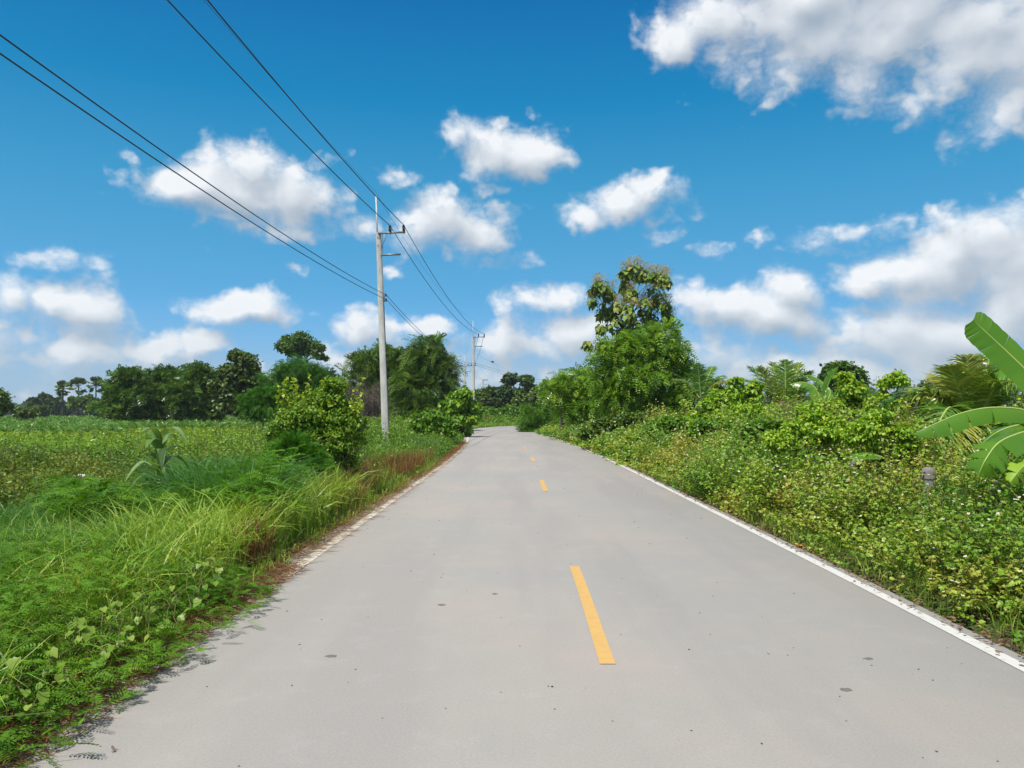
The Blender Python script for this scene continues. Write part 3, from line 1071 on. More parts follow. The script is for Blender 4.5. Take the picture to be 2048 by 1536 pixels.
# ---- left group, behind the corn
leaf_tree('field_tree', 'dark spreading tree at the left end of the row behind the corn', gpt(262, 100), px_lobes([(228, 790, 22, 30), (262, 775, 50, 42), (242, 800, 34, 42), (285, 800, 42, 44), (262, 760, 30, 26), (250, 830, 40, 26)], 100), 1500, G_DARK, 1.0, T_DIA, feather=(5, .42, .2), droop=.05, trunk=.22, group=GL)
leaf_tree('field_tree', 'dark tree in the middle of the row behind the corn, bare stems below', gpt(330, 102), px_lobes([(325, 772, 50, 36), (352, 795, 46, 44), (300, 775, 30, 34), (308, 805, 34, 40), (335, 758, 26, 20), (330, 825, 40, 22)], 102), 1500, G_DARK, 1.0, T_DIA, feather=(5, .42, .2), droop=.05, trunk=.2, group=GL, splits=3)
leaf_tree('field_tree', 'dark feathery topped tree next to the tall olive tree in the field row', gpt(400, 100), px_lobes([(395, 768, 42, 36), (375, 795, 44, 42), (425, 780, 30, 34), (415, 805, 34, 40), (392, 748, 22, 20), (400, 830, 40, 22)], 100), 1500, G_DARK, 1.0, T_DIA, feather=(5, .42, .2), droop=.05, trunk=.2, group=GL, splits=3)
leaf_tree('field_tree', 'tall olive green tree with round crown right of the dark field row', gpt(482, 96), px_lobes([(478, 735, 42, 34), (460, 765, 38, 36), (500, 765, 40, 40), (475, 800, 46, 40), (505, 805, 36, 36), (472, 712, 24, 14)], 96), 7500, G_OLIVE, .42, T_WIDE, puff=.30, trunk=.25, group=GL, core=.45, per=18)
leaf_tree('tall_tree', 'dark flat topped tree rising behind the feathery acacia', gpt(602, 135), px_lobes([(602, 690, 46, 19), (575, 700, 26, 15), (630, 705, 24, 17), (600, 678, 26, 11), (645, 715, 10, 8)], 135), 4200, G_DARK, .5, T_DIA, trunk=.3, puff=.34, per=9, trunk_top=at(603, 725, 135))
leaf_tree('acacia_tree', 'feathery dark green acacia in front of the flat topped tree', gpt(590, 80), px_lobes([(590, 745, 50, 32), (560, 770, 40, 34), (625, 765, 38, 36), (600, 800, 60, 40), (640, 790, 26, 30)], 80), 3600, G_FEATHERD, .75, T_DIA, feather=(9, .32, .05), trunk=.2, bark=DARKBARK)
leaf_tree('acacia_shrub', 'low feathery acacia between the olive tree and the yellow green bush', gpt(525, 60), px_lobes([(520, 800, 34, 22), (545, 788, 34, 18), (505, 818, 24, 16), (540, 812, 40, 26)], 60), 1800, G_FEATHERD, .55, T_DIA, feather=(9, .32, .04), trunk=.1, bark=DARKBARK, cat='shrub')
leaf_tree('grey_shrub', 'thin greyish leafy tree top between the acacia and the bamboo', gpt(662, 85), px_lobes([(655, 752, 22, 20), (668, 770, 24, 24), (650, 790, 30, 30)], 85), 1300, G_FAR, .35, T_LONG, trunk=.12)
# ---- bamboo and thicket
leaf_tree('bamboo_clump', 'tall dark bamboo clump behind the near utility pole', gpt(850, 70), px_lobes([(850, 700, 26, 26), (872, 722, 36, 30), (835, 735, 38, 34), (880, 765, 36, 40), (845, 785, 44, 44), (900, 790, 24, 30), (868, 690, 24, 14), (815, 760, 30, 40), (905, 735, 14, 22), (850, 825, 60, 30), (800, 820, 50, 28), (905, 815, 30, 28)], 70), 1900, G_BAMBOO, 1.0, T_LONG, feather=(8, .32, .095), droop=.15, trunk=.12, bark=STEM, splits=9, puff=.42, per=10, cat='bamboo')
leaf_tree('bamboo_clump', 'greyer bamboo clump leaning left behind the dead thicket', gpt(745, 74), px_lobes([(742, 722, 38, 24), (715, 742, 32, 28), (775, 728, 36, 32), (755, 770, 48, 40), (795, 755, 34, 44), (700, 775, 28, 30), (760, 810, 60, 34), (810, 725, 26, 26)], 74), 1500, G_BAMBOO, 1.0, T_LONG, feather=(8, .32, .095), droop=.15, trunk=.12, bark=STEM, splits=7, puff=.4, per=10, cat='bamboo', var=(2.6, 1.8))
leaf_tree('pole_shrub', 'leafy shrub just right of the foot of the near utility pole', gpt(840, 40), px_lobes([(835, 850, 30, 22), (865, 840, 30, 22), (855, 865, 44, 22), (895, 855, 26, 22)], 40), 2600, G_BRIGHT, .17, T_OVAL, trunk=.05, cat='shrub', splits=4)
leaf_tree('roadside_shrub', 'drooping broad leaved shrub on the left edge of the bend', gpt(922, 52), px_lobes([(922, 800, 28, 24), (905, 820, 22, 28), (940, 820, 24, 32), (925, 845, 34, 24), (930, 785, 14, 10)], 52), 2600, G_TREE, .34, T_WIDE, droop=1.0, trunk=.09, cat='shrub', nrm_up=.3)


def dead_thicket():
    t = thing('dead_thicket', 'tangle of bare brown branches left of the near utility pole', 'thicket', gpt(740, 62))
    b = gpt(740, 62)
    for k in range(6):
        mb = MB()
        root = b + (R.uniform(-1.2, 1.2), R.uniform(-.6, .6), -.1)
        for j in range(18):
            e = at(R.normal(738, 24), R.normal(795, 20), 62 + R.uniform(-1.2, 1.2))
            P = limb(mb, root + R.normal(0, .2, 3) * (1, 1, 0), e, .035, .012, .25, 7, 4, R.uniform(.1, .5))
            for h in range(5):
                s = P[R.integers(3, 7)]
                e2 = s + R.normal(0, .55, 3) + (0, 0, R.uniform(-.5, .35))
                limb(mb, s, e2, .014, .006, .25, 5, 3, R.uniform(-.2, .4))
        mb.build('branch', TWIG, t, origin=b)


dead_thicket()


def vine_bush():
    base = gpt(640, 15)
    lob = px_lobes([(640, 830, 75, 45, .3), (600, 845, 56, 48, .2), (690, 845, 42, 50, .3), (650, 890, 70, 60, .2), (690, 915, 34, 55, .1), (660, 795, 42, 26, .3), (560, 880, 34, 50, .2), (610, 930, 66, 56, .3), (670, 770, 30, 16, .2), (715, 865, 24, 40, .3)], 15)
    t = leaf_tree('vine_covered_bush', 'rounded bush covered in yellow green vine leaves left of the near pole', base, lob, 17000, G_BUSH, .047, T_HEART, droop=.5, trunk=.05, bark=DARKBARK, cat='bush', puff=.32, per=26, splits=4, core=.5, var=(2.0, 2.0))
    mb = MB()
    for k in range(46):                      # shoots sticking out of the top
        s = at(R.uniform(560, 715), R.uniform(790, 850), 15.2)
        e = s + (R.normal(0, .12), R.normal(0, .12), R.uniform(.18, .50))
        P = limb(mb, s, e, .005, .002, .1, 5, 3, .1)
        q = np.repeat(P, 5, 0) + R.normal(0, .02, (25, 3))
        leaves(mb, q, norm(R.normal(0, 1, (25, 3)) + (0, 0, .2)), norm(R.normal(0, .4, (25, 3)) + (0, 0, 1)), R.uniform(.035, .075, 25), T_HEART, R.uniform(.5, 1, 25), 1)
    mb.build('shoots', [STEM, G_YELLOW], t, origin=base)['kind'] = 'stuff'
    mb = MB()
    for k in range(60):
        a = base + (R.normal(.5, .28), R.normal(-.2, .25), R.uniform(0, .9))
        limb(mb, a, a + (R.normal(0, .3), R.normal(0, .2), R.uniform(-.3, .4)), .006, .003, .2, 5, 3, .2)
    mb.build('bare_stems', DARKBARK, t, origin=base)['kind'] = 'stuff'


vine_bush()
leaf_tree('feathery_bush', 'dark feathery bush growing up in front of the vine covered bush', gpt(590, 13.6), px_lobes([(592, 925, 50, 45, 0), (570, 955, 46, 40, 0), (620, 955, 46, 45, 0), (595, 985, 60, 40, 0), (590, 895, 26, 24, 0)], 13.6), 2600, G_FEATHERD, .26, T_DIA, feather=(14, .24, .012), trunk=.03, splits=4, cat='bush', puff=.42, per=14, droop=.15)

# ---- right side
G2 = 'trees on the right of the road'
leaf_tree('leafy_tree', 'bright green tree with long drooping leaves on the right of the bend', gpt(1290, 40), px_lobes([(1255, 715, 52, 34), (1320, 705, 50, 38), (1215, 755, 46, 34), (1285, 760, 66, 46), (1350, 760, 36, 44), (1240, 800, 56, 36), (1320, 805, 56, 36), (1335, 665, 22, 20), (1205, 715, 28, 16), (1270, 690, 44, 24), (1360, 715, 24, 24), (1225, 690, 24, 18), (1300, 672, 30, 18)], 40), 2600, G_TREE, .46, T_LONG, feather=(5, .42, .075), droop=.25, trunk=.14, bark=DARKBARK, group=G2, splits=5, puff=.34, per=16, core=.5)
leaf_tree('overhanging_tree', 'low tree with pale trunk leaning its leaves over the road bend', gpt(1124, 47), px_lobes([(1150, 760, 40, 22), (1115, 790, 38, 26), (1165, 795, 44, 34), (1125, 765, 24, 14), (1185, 755, 24, 20), (1190, 815, 40, 36), (1098, 775, 20, 14), (1140, 822, 40, 22)], 47), 1100, G_TREE, .5, T_LONG, feather=(5, .42, .08), droop=.25, trunk=.13, bark=PALEBARK, group=G2, trunk_top=at(1122, 825, 47), var=(2.0, 2.0))


def teak():
    base = gpt(1268, 53)
    t = thing('teak_tree', 'tall teak with pale blossom rising above the bright green tree', 'tree', base, G2)
    tr = MB()
    trunk = limb(tr, base + (0, 0, -.2), at(1268, 560, 53), .17, .04, .03, 9, 8, 0)
    tr.build('trunk', BARK, t, origin=base, smooth=True)
    heads = [(1270, 540, 22), (1252, 545, 14), (1288, 548, 15), (1320, 555, 18), (1332, 560, 13), (1305, 552, 12), (1200, 572, 18), (1188, 580, 13), (1217, 585, 15), (1250, 572, 15), (1185, 602, 9), (1262, 590, 20), (1310, 590, 24), (1290, 610, 22),
             (1210, 622, 22), (1235, 612, 18), (1258, 622, 20), (1228, 645, 22), (1265, 648, 24), (1300, 640, 24), (1330, 612, 14), (1335, 636, 15), (1250, 668, 24), (1282, 672, 22), (1312, 662, 14), (1175, 688, 10), (1202, 655, 12), (1205, 690, 14), (1245, 700, 24), (1275, 705, 26)]
    f, fl = MB(), MB()
    for (px, py, r) in heads:
        yy = 53 + R.uniform(-1.2, 1.2)
        c = at(px, py, yy)
        s = trunk[np.argmin(np.linalg.norm(trunk - (c - (0, 0, 1.1 + abs(c[0] - base[0]) * .7)), axis=1))]
        b = MB()
        limb(b, s, c, .035, .014, .05, 6, 5, -.06)
        b.build('branch', BARK, t, origin=base)
        rm = r * yy / F
        n = int(32 + r * 2.8)
        u = norm(R.normal(size=(n, 3)))
        pos = c + u * (R.uniform(.2, 1, n) ** .6)[:, None] * rm * np.array((.85, .85, .9)) - (0, 0, .1)
        leaves(f, pos, norm(u * (1, 1, .3) + R.normal(0, .3, (n, 3)) + (0, 0, -.9)), norm(u + (0, 0, .35)), R.uniform(.24, .46, n), T_HEART, R.beta(1.8, 2, n))
        if py < 645:
            for j in range(int(5 + r * .5)):
                p0 = c + (R.normal(0, rm * .55), R.normal(0, rm * .55), rm * .4)
                m = 34
                tt = R.random(m)
                q = p0 + np.stack([R.normal(0, .16, m) * (1 - tt * .5), R.normal(0, .16, m) * (1 - tt * .5), tt * .62], 1)
                leaves(fl, q, R.normal(size=(m, 3)), R.normal(size=(m, 3)), R.uniform(.05, .10, m), T_DIA)
    f.build('crown', G_TEAK, t, origin=base)['kind'] = 'stuff'
    fl.build('blossom', TEAKFLOWER, t, origin=base)['kind'] = 'stuff'


teak()
leaf_tree('yellow_shrub', 'yellow green leafy shrub in front of the coconut palm with the dead frond', gpt(1462, 24), px_lobes([(1460, 795, 40, 26), (1430, 815, 38, 24), (1495, 790, 32, 22), (1465, 835, 56, 32), (1470, 765, 16, 12), (1510, 775, 18, 14), (1520, 830, 40, 34), (1410, 845, 40, 26)], 24), 5200, G_YELLOW, .12, T_OVAL, droop=.45, trunk=.05, group='yellow green shrubs on the right', cat='shrub', splits=4, puff=.34, per=14)
leaf_tree('yellow_shrub', 'tall yellow green vine shrub between coconut palms, left of the twin one', gpt(1705, 17), px_lobes([(1700, 775, 34, 28, 0), (1665, 825, 40, 34, 0), (1715, 820, 40, 40, 0), (1650, 860, 56, 40, 0), (1715, 870, 56, 46, 0), (1690, 755, 20, 12, 0), (1610, 880, 50, 36, -1), (1630, 830, 36, 34, 0)], 17), 7500, G_YELLOW, .085, T_OVAL, droop=.5, trunk=.04, group='yellow green shrubs on the right', cat='shrub', splits=5, puff=.34, per=16)
leaf_tree('lime_shrub', 'low lime green shrub between the flowering weeds and the withered palm frond', gpt(1540, 16), px_lobes([(1530, 858, 44, 24, 0), (1590, 872, 44, 26, 0), (1500, 868, 40, 24, 0)], 16), 3200, G_BRIGHT, .085, T_OVAL, trunk=.03, cat='shrub', splits=4)
leaf_tree('lime_shrub', 'lime green shrub at the foot of the grey stump, before the yellow shrub', gpt(1430, 21), px_lobes([(1420, 860, 44, 24, 0), (1460, 868, 40, 26, 0), (1390, 878, 36, 22, 0)], 21), 2800, G_BRIGHT, .10, T_OVAL, trunk=.03, cat='shrub', splits=4)
leaf_tree('yellow_shrub', 'sprawling yellow green shrub rising out of the flowering weeds, left of the broad flat leaf', gpt(1625, 12.8), px_lobes([(1600, 872, 50, 32, 0), (1655, 858, 50, 36, 0), (1560, 885, 40, 26, 0), (1630, 840, 30, 24, 0)], 12.8), 4200, G_YELLOW, .062, T_OVAL, droop=.45, trunk=.03, group='yellow green shrubs on the right', cat='shrub', splits=5, puff=.34, per=16)
leaf_tree('yellow_shrub', 'sprawling yellow green shrub between the broad flat leaf and the drooping banana leaf', gpt(1770, 11.8), px_lobes([(1745, 862, 46, 36, 0), (1798, 880, 40, 34, 0), (1715, 872, 36, 26, 0), (1760, 835, 26, 20, 0)], 11.8), 3800, G_YELLOW, .060, T_OVAL, droop=.45, trunk=.03, group='yellow green shrubs on the right', cat='shrub', splits=5, puff=.34, per=16)
leaf_tree('yellow_shrub', 'loose yellow green vine shrub with see through top below the right clouds', gpt(1790, 16), px_lobes([(1795, 755, 30, 18, 0), (1770, 770, 20, 18, 0), (1775, 820, 34, 46, 0), (1800, 880, 56, 50, 0), (1760, 875, 50, 46, 0), (1840, 905, 50, 36, -1.5), (1845, 790, 18, 12, 0)], 16), 5200, G_YELLOW, .08, T_OVAL, droop=.4, trunk=.04, group='yellow green shrubs on the right', cat='shrub', splits=5, puff=.36, per=14, core=.4)
leaf_tree('green_shrub', 'fresh green shrub at the right edge below the bright green tree', gpt(1330, 25), px_lobes([(1320, 860, 44, 26), (1355, 850, 40, 24), (1300, 880, 34, 24), (1375, 870, 40, 24)], 25), 3000, G_BRIGHT, .11, T_OVAL, trunk=.04, cat='shrub', splits=4, puff=.36)
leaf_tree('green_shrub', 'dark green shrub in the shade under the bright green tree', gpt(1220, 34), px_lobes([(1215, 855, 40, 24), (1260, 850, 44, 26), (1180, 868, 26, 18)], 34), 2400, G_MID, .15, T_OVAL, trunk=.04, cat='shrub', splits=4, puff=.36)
leaf_tree('round_tree', 'small round dark tree standing alone beyond the coconut palms', gpt(1683, 75), px_lobes([(1683, 745, 42, 18), (1655, 765, 28, 20), (1712, 760, 22, 18), (1685, 775, 46, 26)], 75), 3200, G_DARK, .4, T_DIA, trunk=.2, feather=None)
leaf_tree('right_bush', 'grassy green bush right of the bend on the inside of the curve', gpt(1075, 66), px_lobes([(1070, 822, 34, 22), (1092, 840, 36, 24), (1052, 850, 22, 16), (1100, 862, 32, 16), (1072, 866, 34, 12)], 66), 2400, G_FEATHER, .3, T_DIA, feather=(8, .3, .03), trunk=.06, cat='bush', splits=3)
leaf_tree('bank_bush', 'squat green bush on the outer bank of the bend, left of the bare pole', gpt(985, 118), px_lobes([(980, 828, 26, 14), (1000, 832, 20, 12), (965, 830, 20, 14)], 118), 1500, G_BRIGHT, .4, T_WIDE, trunk=.06, cat='bush', splits=3)
leaf_tree('bank_bush', 'bright bush on the outer bank of the bend, right of the bare pole', gpt(1022, 118), px_lobes([(1022, 826, 22, 16), (1040, 830, 20, 14)], 118), 1500, G_BRIGHT, .4, T_WIDE, trunk=.06, cat='bush', splits=3)
# background behind the bend
GB = 'wood beyond the bend'
for (px, Y, lob, m, lab) in (
        (1025, 150, [(1020, 760, 20, 18), (1008, 790, 26, 24), (1032, 800, 26, 26)], G_FAR, 'ragged two headed tree on the left, top of the wood beyond the bend'),
        (1052, 145, [(1050, 765, 18, 20), (1060, 795, 30, 26), (1045, 815, 30, 20)], G_MID, 'ragged dark tree beside the two headed one beyond the bend'),
        (985, 150, [(985, 785, 20, 14), (975, 805, 24, 20), (1000, 815, 26, 20)], G_OLIVE, 'olive tree with yellowish top between the far utility poles'),
        (1085, 130, [(1080, 790, 26, 20), (1100, 810, 34, 28), (1070, 820, 26, 18)], G_OLIVE, 'olive tree behind the low overhanging tree beyond the bend'),
        (955, 170, [(950, 800, 22, 16), (962, 820, 24, 16)], G_DARK, 'dark tree just left of the far utility pole')):
    leaf_tree('wood_tree', lab, gpt(px, Y), px_lobes(lob, Y), 1900, m, .55, T_WIDE, trunk=.2, group=GB, per=10)
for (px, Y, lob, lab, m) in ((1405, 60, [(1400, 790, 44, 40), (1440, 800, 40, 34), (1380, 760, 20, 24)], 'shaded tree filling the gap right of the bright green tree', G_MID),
                             (1180, 62, [(1190, 800, 44, 44), (1230, 790, 44, 50), (1150, 815, 40, 34)], 'dark tree deep behind the overhanging tree', G_DARK),
                             (1890, 150, [(1885, 782, 60, 18), (1930, 775, 50, 20), (1850, 790, 50, 16)], 'distant dark wood edge tree behind the palms on the right', G_FAR)):
    leaf_tree('background_tree', lab, gpt(px, Y), px_lobes(lob, Y), 2600, m, .006 * Y, T_WIDE, trunk=.15, per=12)
# far left
leaf_tree('edge_tree', 'dark green tree cut by the left edge behind the field', gpt(0, 95), px_lobes([(0, 805, 26, 22), (-25, 800, 34, 30), (10, 820, 22, 14)], 95), 2200, G_MID, .36, T_DIA, trunk=.15)
leaf_tree('far_bush', 'light green bush next to the tree at the left edge of the field', gpt(42, 110), px_lobes([(42, 825, 22, 10), (55, 830, 20, 7)], 110), 700, G_OLIVE, .36, T_DIA, trunk=.08, cat='bush')
for (px, Y, lob, m, lab) in ((68, 260, [(68, 805, 10, 9), (66, 818, 14, 10)], G_FAR, 'small far tree left of the slender one on the horizon'),
                             (92, 290, [(92, 795, 9, 10), (92, 812, 14, 12)], G_FAR, 'slender pale far tree on the horizon'),
                             (112, 270, [(112, 808, 18, 14), (125, 818, 20, 10)], G_FAR, 'hazy brownish far tree under the sugar palms'),
                             (82, 215, [(75, 822, 18, 7), (88, 820, 12, 8)], G_MID, 'low dark bush in front of the far slender tree'),
                             (165, 230, [(160, 800, 26, 7), (170, 812, 36, 12), (195, 815, 30, 12)], G_MID, 'flat crowned tree below the sugar palms'),
                             (190, 200, [(192, 818, 14, 8), (188, 812, 12, 4)], G_BRIGHT, 'small layered tree in front of the flat crowned one'),
                             (215, 235, [(215, 808, 22, 14), (225, 820, 24, 10)], G_MID, 'dark far tree at the left foot of the field row')):
    leaf_tree('far_tree', lab, gpt(px, Y), px_lobes(lob, Y), 900, m, .0055 * Y, T_WIDE, trunk=.12, group='far trees on the left horizon', twigs=False, per=8)


def sugar_palm(px, py, Y, r, lab):
    base = gpt(px, Y)
    c = at(px, py, Y)
    t = thing('sugar_palm', lab, 'palm', base, 'sugar palms on the left horizon')
    mb = MB()
    tube(mb, np.stack([np.linspace(base[0], c[0], 5), np.full(5, Y), np.linspace(base[2] - .3, c[2], 5)], 1), [.32, .26, .22, .2, .2], 8)
    mb.build('trunk', DARKBARK, t, origin=base, smooth=True)
    f = MB()
    rm = r * Y / F
    for k in range(34):
        u = norm(R.normal(size=3) + (0, 0, .35))
        tip = c + u * rm * .62
        tube(f, [c, tip], .04, 3, var=.2)
        # stiff fan of segments
        x = norm(np.cross(u, (0, 0, 1.0)) + R.normal(0, .2, 3))
        a = np.linspace(-1.35, 1.35, 13)
        d = u[None] * np.cos(a)[:, None] + x[None] * np.sin(a)[:, None]
        leaves(f, np.repeat(tip[None], 13, 0), d, np.repeat(np.cross(u, x)[None], 13, 0), np.full(13, rm * .5), leaf_tpl(.14, .25), R.random(13))
    f.build('crown', G_MID, t, origin=base)['kind'] = 'stuff'


for (px, py, Y, r, lab) in ((126, 777, 250, 16, 'sugar palm standing leftmost of the row on the horizon'), (157, 773, 255, 18, 'sugar palm in the middle of the row on the horizon'),
                            (192, 770, 245, 17, 'sugar palm with drooping fans, third in the row on the horizon'), (216, 782, 250, 14, 'sugar palm half hidden behind the dark field tree')):
    sugar_palm(px, py, Y, r, lab)


def wood_mass(name, lab, px0, px1, Y, top, n, m, size):
    f = MB()
    px = R.uniform(px0, px1, n)
    wav = .5 + .5 * np.sin(px * .11) * np.sin(px * .037 + 1)
    pos = np.array([at(p, 828 - (828 - top) * w * u, Y + R.uniform(-25, 25)) for p, w, u in zip(px, .55 + .45 * wav, R.random(n) ** .6)])
    leaves(f, pos, norm(R.normal(size=(n, 3)) + (0, 0, -.2)), norm(R.normal(0, .5, (n, 3)) + (0, -.3, .8)), size * R.uniform(.6, 1.3, n), T_WIDE)
    tag(f.build(name, m), lab, 'wood', kind='stuff')


wood_mass('distant_woods', 'far belt of trees along the left horizon', -1100, 760, 480, 806, 15000, G_FAR, 3.2)
wood_mass('distant_woods', 'far wooded rise behind the palms on the right', 1380, 3600, 300, 772, 20000, G_FAR, 2.2)
wood_mass('distant_woods', 'wood closing the view behind the road bend', 900, 1400, 215, 782, 8000, G_MID, 1.3)

# ================================================================== ground cover, grass and weeds
def beside(n, e0, e1, y0, y1, side, pw=1.0):
    """random ground points e metres beyond the slab, between the stations reached at y0 and y1 (arc length + 14)"""
    s = R.uniform(y0, y1, n)
    s0 = np.interp(0, CL[:110, 1], CLS[:110])
    s = s + s0
    e = e0 + (e1 - e0) * R.random(n) ** pw
    c = np.column_stack([np.interp(s, CLS, CL[:, 0]), np.interp(s, CLS, CL[:, 1])])
    nr = norm(np.column_stack([np.interp(s, CLS, CLN[:, 0]), np.interp(s, CLS, CLN[:, 1])]))
    half = HALF - (.13 if side > 0 else 0)
    p = c + nr * (side * (half + e))[:, None]
    off = road_off(p[:, 0], p[:, 1])
    ok = np.abs(off) > half + min(e0, 0) - .02 if e0 < 0 else np.abs(off) > half + e0 * .5
    p, e = p[ok], e[ok]
    z = np.where(e < 0.03, 0.0, gz(p[:, 0], p[:, 1], off[ok]))
    return np.column_stack([p, z]), e


def wedge(n, px0, px1, y0, y1, pw=0.5):
    """ground points spread over the part of the field seen between two directions"""
    y = (y0 ** (1 + pw) + (y1 ** (1 + pw) - y0 ** (1 + pw)) * R.random(n)) ** (1 / (1 + pw))
    x = (R.uniform(px0, px1, n) - CX) / F * y
    off = road_off(x, y)
    ok = np.abs(off) > HALF + .3
    x, y, off = x[ok], y[ok], off[ok]
    return np.column_stack([x, y, gz(x, y, off)])


def clump(x, y, f=1.0, seed=0.0):
    """slow irregular variation in 0..1 over the ground"""
    v = np.sin(x * 1.31 * f + seed) * np.sin(y * 0.97 * f + 2 * seed + 1) + .6 * np.sin(x * 2.9 * f + y * 1.7 * f + seed) + .4 * np.sin(x * 5.3 * f - y * 4.1 * f + 3 * seed)
    return np.clip(.5 + v / 3.2, 0, 1)


def weeds(mb, base, h, lean, per, size, tpl, t0=0.2, mi=0, stem_mi=None, droop=.2, flower=0.0, var=None, sw=.0035, petal_mi=2, eye_mi=3, fs=.016, ternate=1):
    """upright leafy stems: leaves in turn up the stem, maybe a white daisy-like flower on top"""
    N = len(base)
    t = t0 + (1 - t0) * R.random((N, per)) ** .75
    lean3 = np.concatenate([lean, np.zeros((N, 1))], 1)
    pos = base[:, None] + lean3[:, None] * (t ** 1.6)[..., None]
    pos[:, :, 2] += h[:, None] * t * (1 - .12 * t)
    az = R.uniform(0, 2 * np.pi, (N, per))
    d = np.stack([np.cos(az), np.sin(az), R.normal(.15 - droop, .35, (N, per))], -1)
    size = np.broadcast_to(np.asarray(size, float), (N,))
    off = R.uniform(.0, 1.0, (N, per, 1)) * size[:, None, None] * .9
    pos = (pos + norm(d) * off).reshape(-1, 3)
    d = d.reshape(-1, 3)
    n = norm(R.normal(0, .62, (N * per, 3)) + (0, 0, 1) + .2 * d)
    sz = np.repeat(size, per) * R.uniform(.6, 1.3, N * per)
    vv = np.repeat(R.beta(2, 2.6, N) if var is None else var, per) * .75 + R.random(N * per) * .3
    for k in range(ternate):
        dd = d if k == 0 else d + (np.cross(d, n) * (1 if k == 1 else -1)) * .8
        leaves(mb, pos, dd, n, sz * (1 if k == 0 else .75), tpl, vv, mi)
    if stem_mi is not None:
        tt = np.linspace(0, 1, 4)
        P = base[:, None] + lean3[:, None] * (tt ** 1.6)[None, :, None]
        P[:, :, 2] += h[:, None] * tt * (1 - .12 * tt)
        sd = norm(np.stack([np.cos(az[:, 0]), np.sin(az[:, 0]), np.zeros(N)], 1)) * sw
        V = np.stack([P - sd[:, None], P + sd[:, None]], 2).reshape(-1, 3)
        q = np.array([(2 * i, 2 * i + 1, 2 * i + 3, 2 * i + 2) for i in range(3)])
        mb.add(V, (q[None] + (np.arange(N) * 8)[:, None, None]).reshape(-1, 4), np.repeat(R.random(N), 3), stem_mi)
    if flower > 0:
        k = np.where(R.random(N) < flower)[0]
        c = base[k] + lean3[k]
        c[:, 2] += h[k] * .88 + R.uniform(.01, .07, len(k))
        up = norm(R.normal(0, .35, (len(k), 3)) + (-.15, -.1, 1))
        x = norm(np.cross(up, (0.3, 1, 0.1)))
        y = np.cross(up, x)
        for j in range(5):
            a = 2 * np.pi * j / 5
            leaves(mb, c, x * math.cos(a) + y * math.sin(a) + up * .1, up, np.full(len(k), fs) * R.uniform(.8, 1.3, len(k)), leaf_tpl(.38, .05, 0), None, petal_mi)
        e = c[:, None] + (x[:, None] * np.cos(np.arange(6) * np.pi / 3)[None, :, None] + y[:, None] * np.sin(np.arange(6) * np.pi / 3)[None, :, None]) * .005 + up[:, None] * .004
        mb.add(e.reshape(-1, 3), np.arange(len(k) * 6).reshape(-1, 6), .5, eye_mi)


def mounds(c, r, H, per, var, spread=.85, low=.45):
    """stems of bushy plants: they start close together and lean apart, the outer ones shorter"""
    k = np.repeat(np.arange(len(c)), per)
    a, rr = R.uniform(0, 2 * np.pi, len(k)), np.sqrt(R.random(len(k)))
    u = np.stack([np.cos(a), np.sin(a)], 1) * (rr * r[k])[:, None]
    base = c[k].copy()
    base[:, :2] += u * .35
    h = H[k] * (1 - low * rr ** 2) * R.uniform(.7, 1.12, len(k))
    lean = u * spread * .75 + R.normal(0, .07, (len(k), 2))
    return base, h, lean, np.clip(np.asarray(var)[k] + R.normal(0, .12, len(k)), 0, 1)


def stuff(mb, name, mats, lab, cat):
    return tag(mb.build(name, mats), lab, cat, kind='stuff')


def grass_patch(mb, base, hmin, hmax, width, reach=.55, droop=(.2, .7), segs=3, mi=0, var=None):
    n = len(base)
    h = R.uniform(hmin, hmax, n)
    a = R.uniform(0, 2 * np.pi, n)
    l = h * R.uniform(.1, reach, n)
    blades(mb, base, h, np.stack([np.cos(a), np.sin(a)], 1) * l[:, None], width * R.uniform(.6, 1.3, n), R.uniform(*droop, n), segs, mi, var)


def tufts(n, pts, per, r):
    k = R.integers(0, len(pts), n) if per is None else np.repeat(np.arange(len(pts)), per)
    b = pts[k].copy()
    b[:, :2] += R.normal(0, r, (len(b), 2))
    return b, k


# ---- left verge: grass from the kerb outwards
p, e = beside(6200, -.12, 3.4, 2.2, 26, -1, .85)
b, k = tufts(0, p, 6, .05)
eh = (.18 + .42 * smooth(0, .7, e) + .25 * smooth(.8, 2.2, e))[k] * R.uniform(.55, 1.3, len(b))
a = R.uniform(0, 2 * np.pi, len(b))
mb = MB()
l = eh * R.uniform(.1, .7, len(b))
vv = clump(p[:, 0], p[:, 1], .8, 2.0)[k] * .6 + R.random(len(b)) * .45
blades(mb, b, eh, np.stack([np.cos(a), np.sin(a)], 1) * l[:, None], np.where(R.random(len(b)) < .3, .014, .007), R.uniform(.1, .8, len(b)), 3, 0, vv)
stuff(mb, 'verge_grass', G_GRASS, 'light green grass along the left road edge', 'grass')

# ---- taller arching grass a little further out
mb = MB()
p, e = beside(750, 1.3, 4.6, 7.5, 24, -1)
b, k = tufts(0, p, 22, .07)
grass_patch(mb, b, .55, 1.05, .011, .85, (.25, 1.0), 4, 0, (clump(p[:, 0], p[:, 1], .6)[k] * .5 + .3 * R.random(len(b)) + .15))
p2 = wedge(480, 345, 545, 10.0, 15)
b, k = tufts(0, p2, 30, .09)
grass_patch(mb, b, 1.0, 1.65, .017, .95, (.3, 1.1), 4, 0, .4 * R.random(len(b)) + .12)
p3 = wedge(330, -120, 270, 6.6, 10.5)
b, k = tufts(0, p3, 30, .08)
grass_patch(mb, b, .6, 1.1, .011, .95, (.3, 1.1), 4, 0, .35 * R.random(len(b)) + .1)
stuff(mb, 'arching_grass', G_TALL, 'tall arching green grass in the left foreground', 'grass')

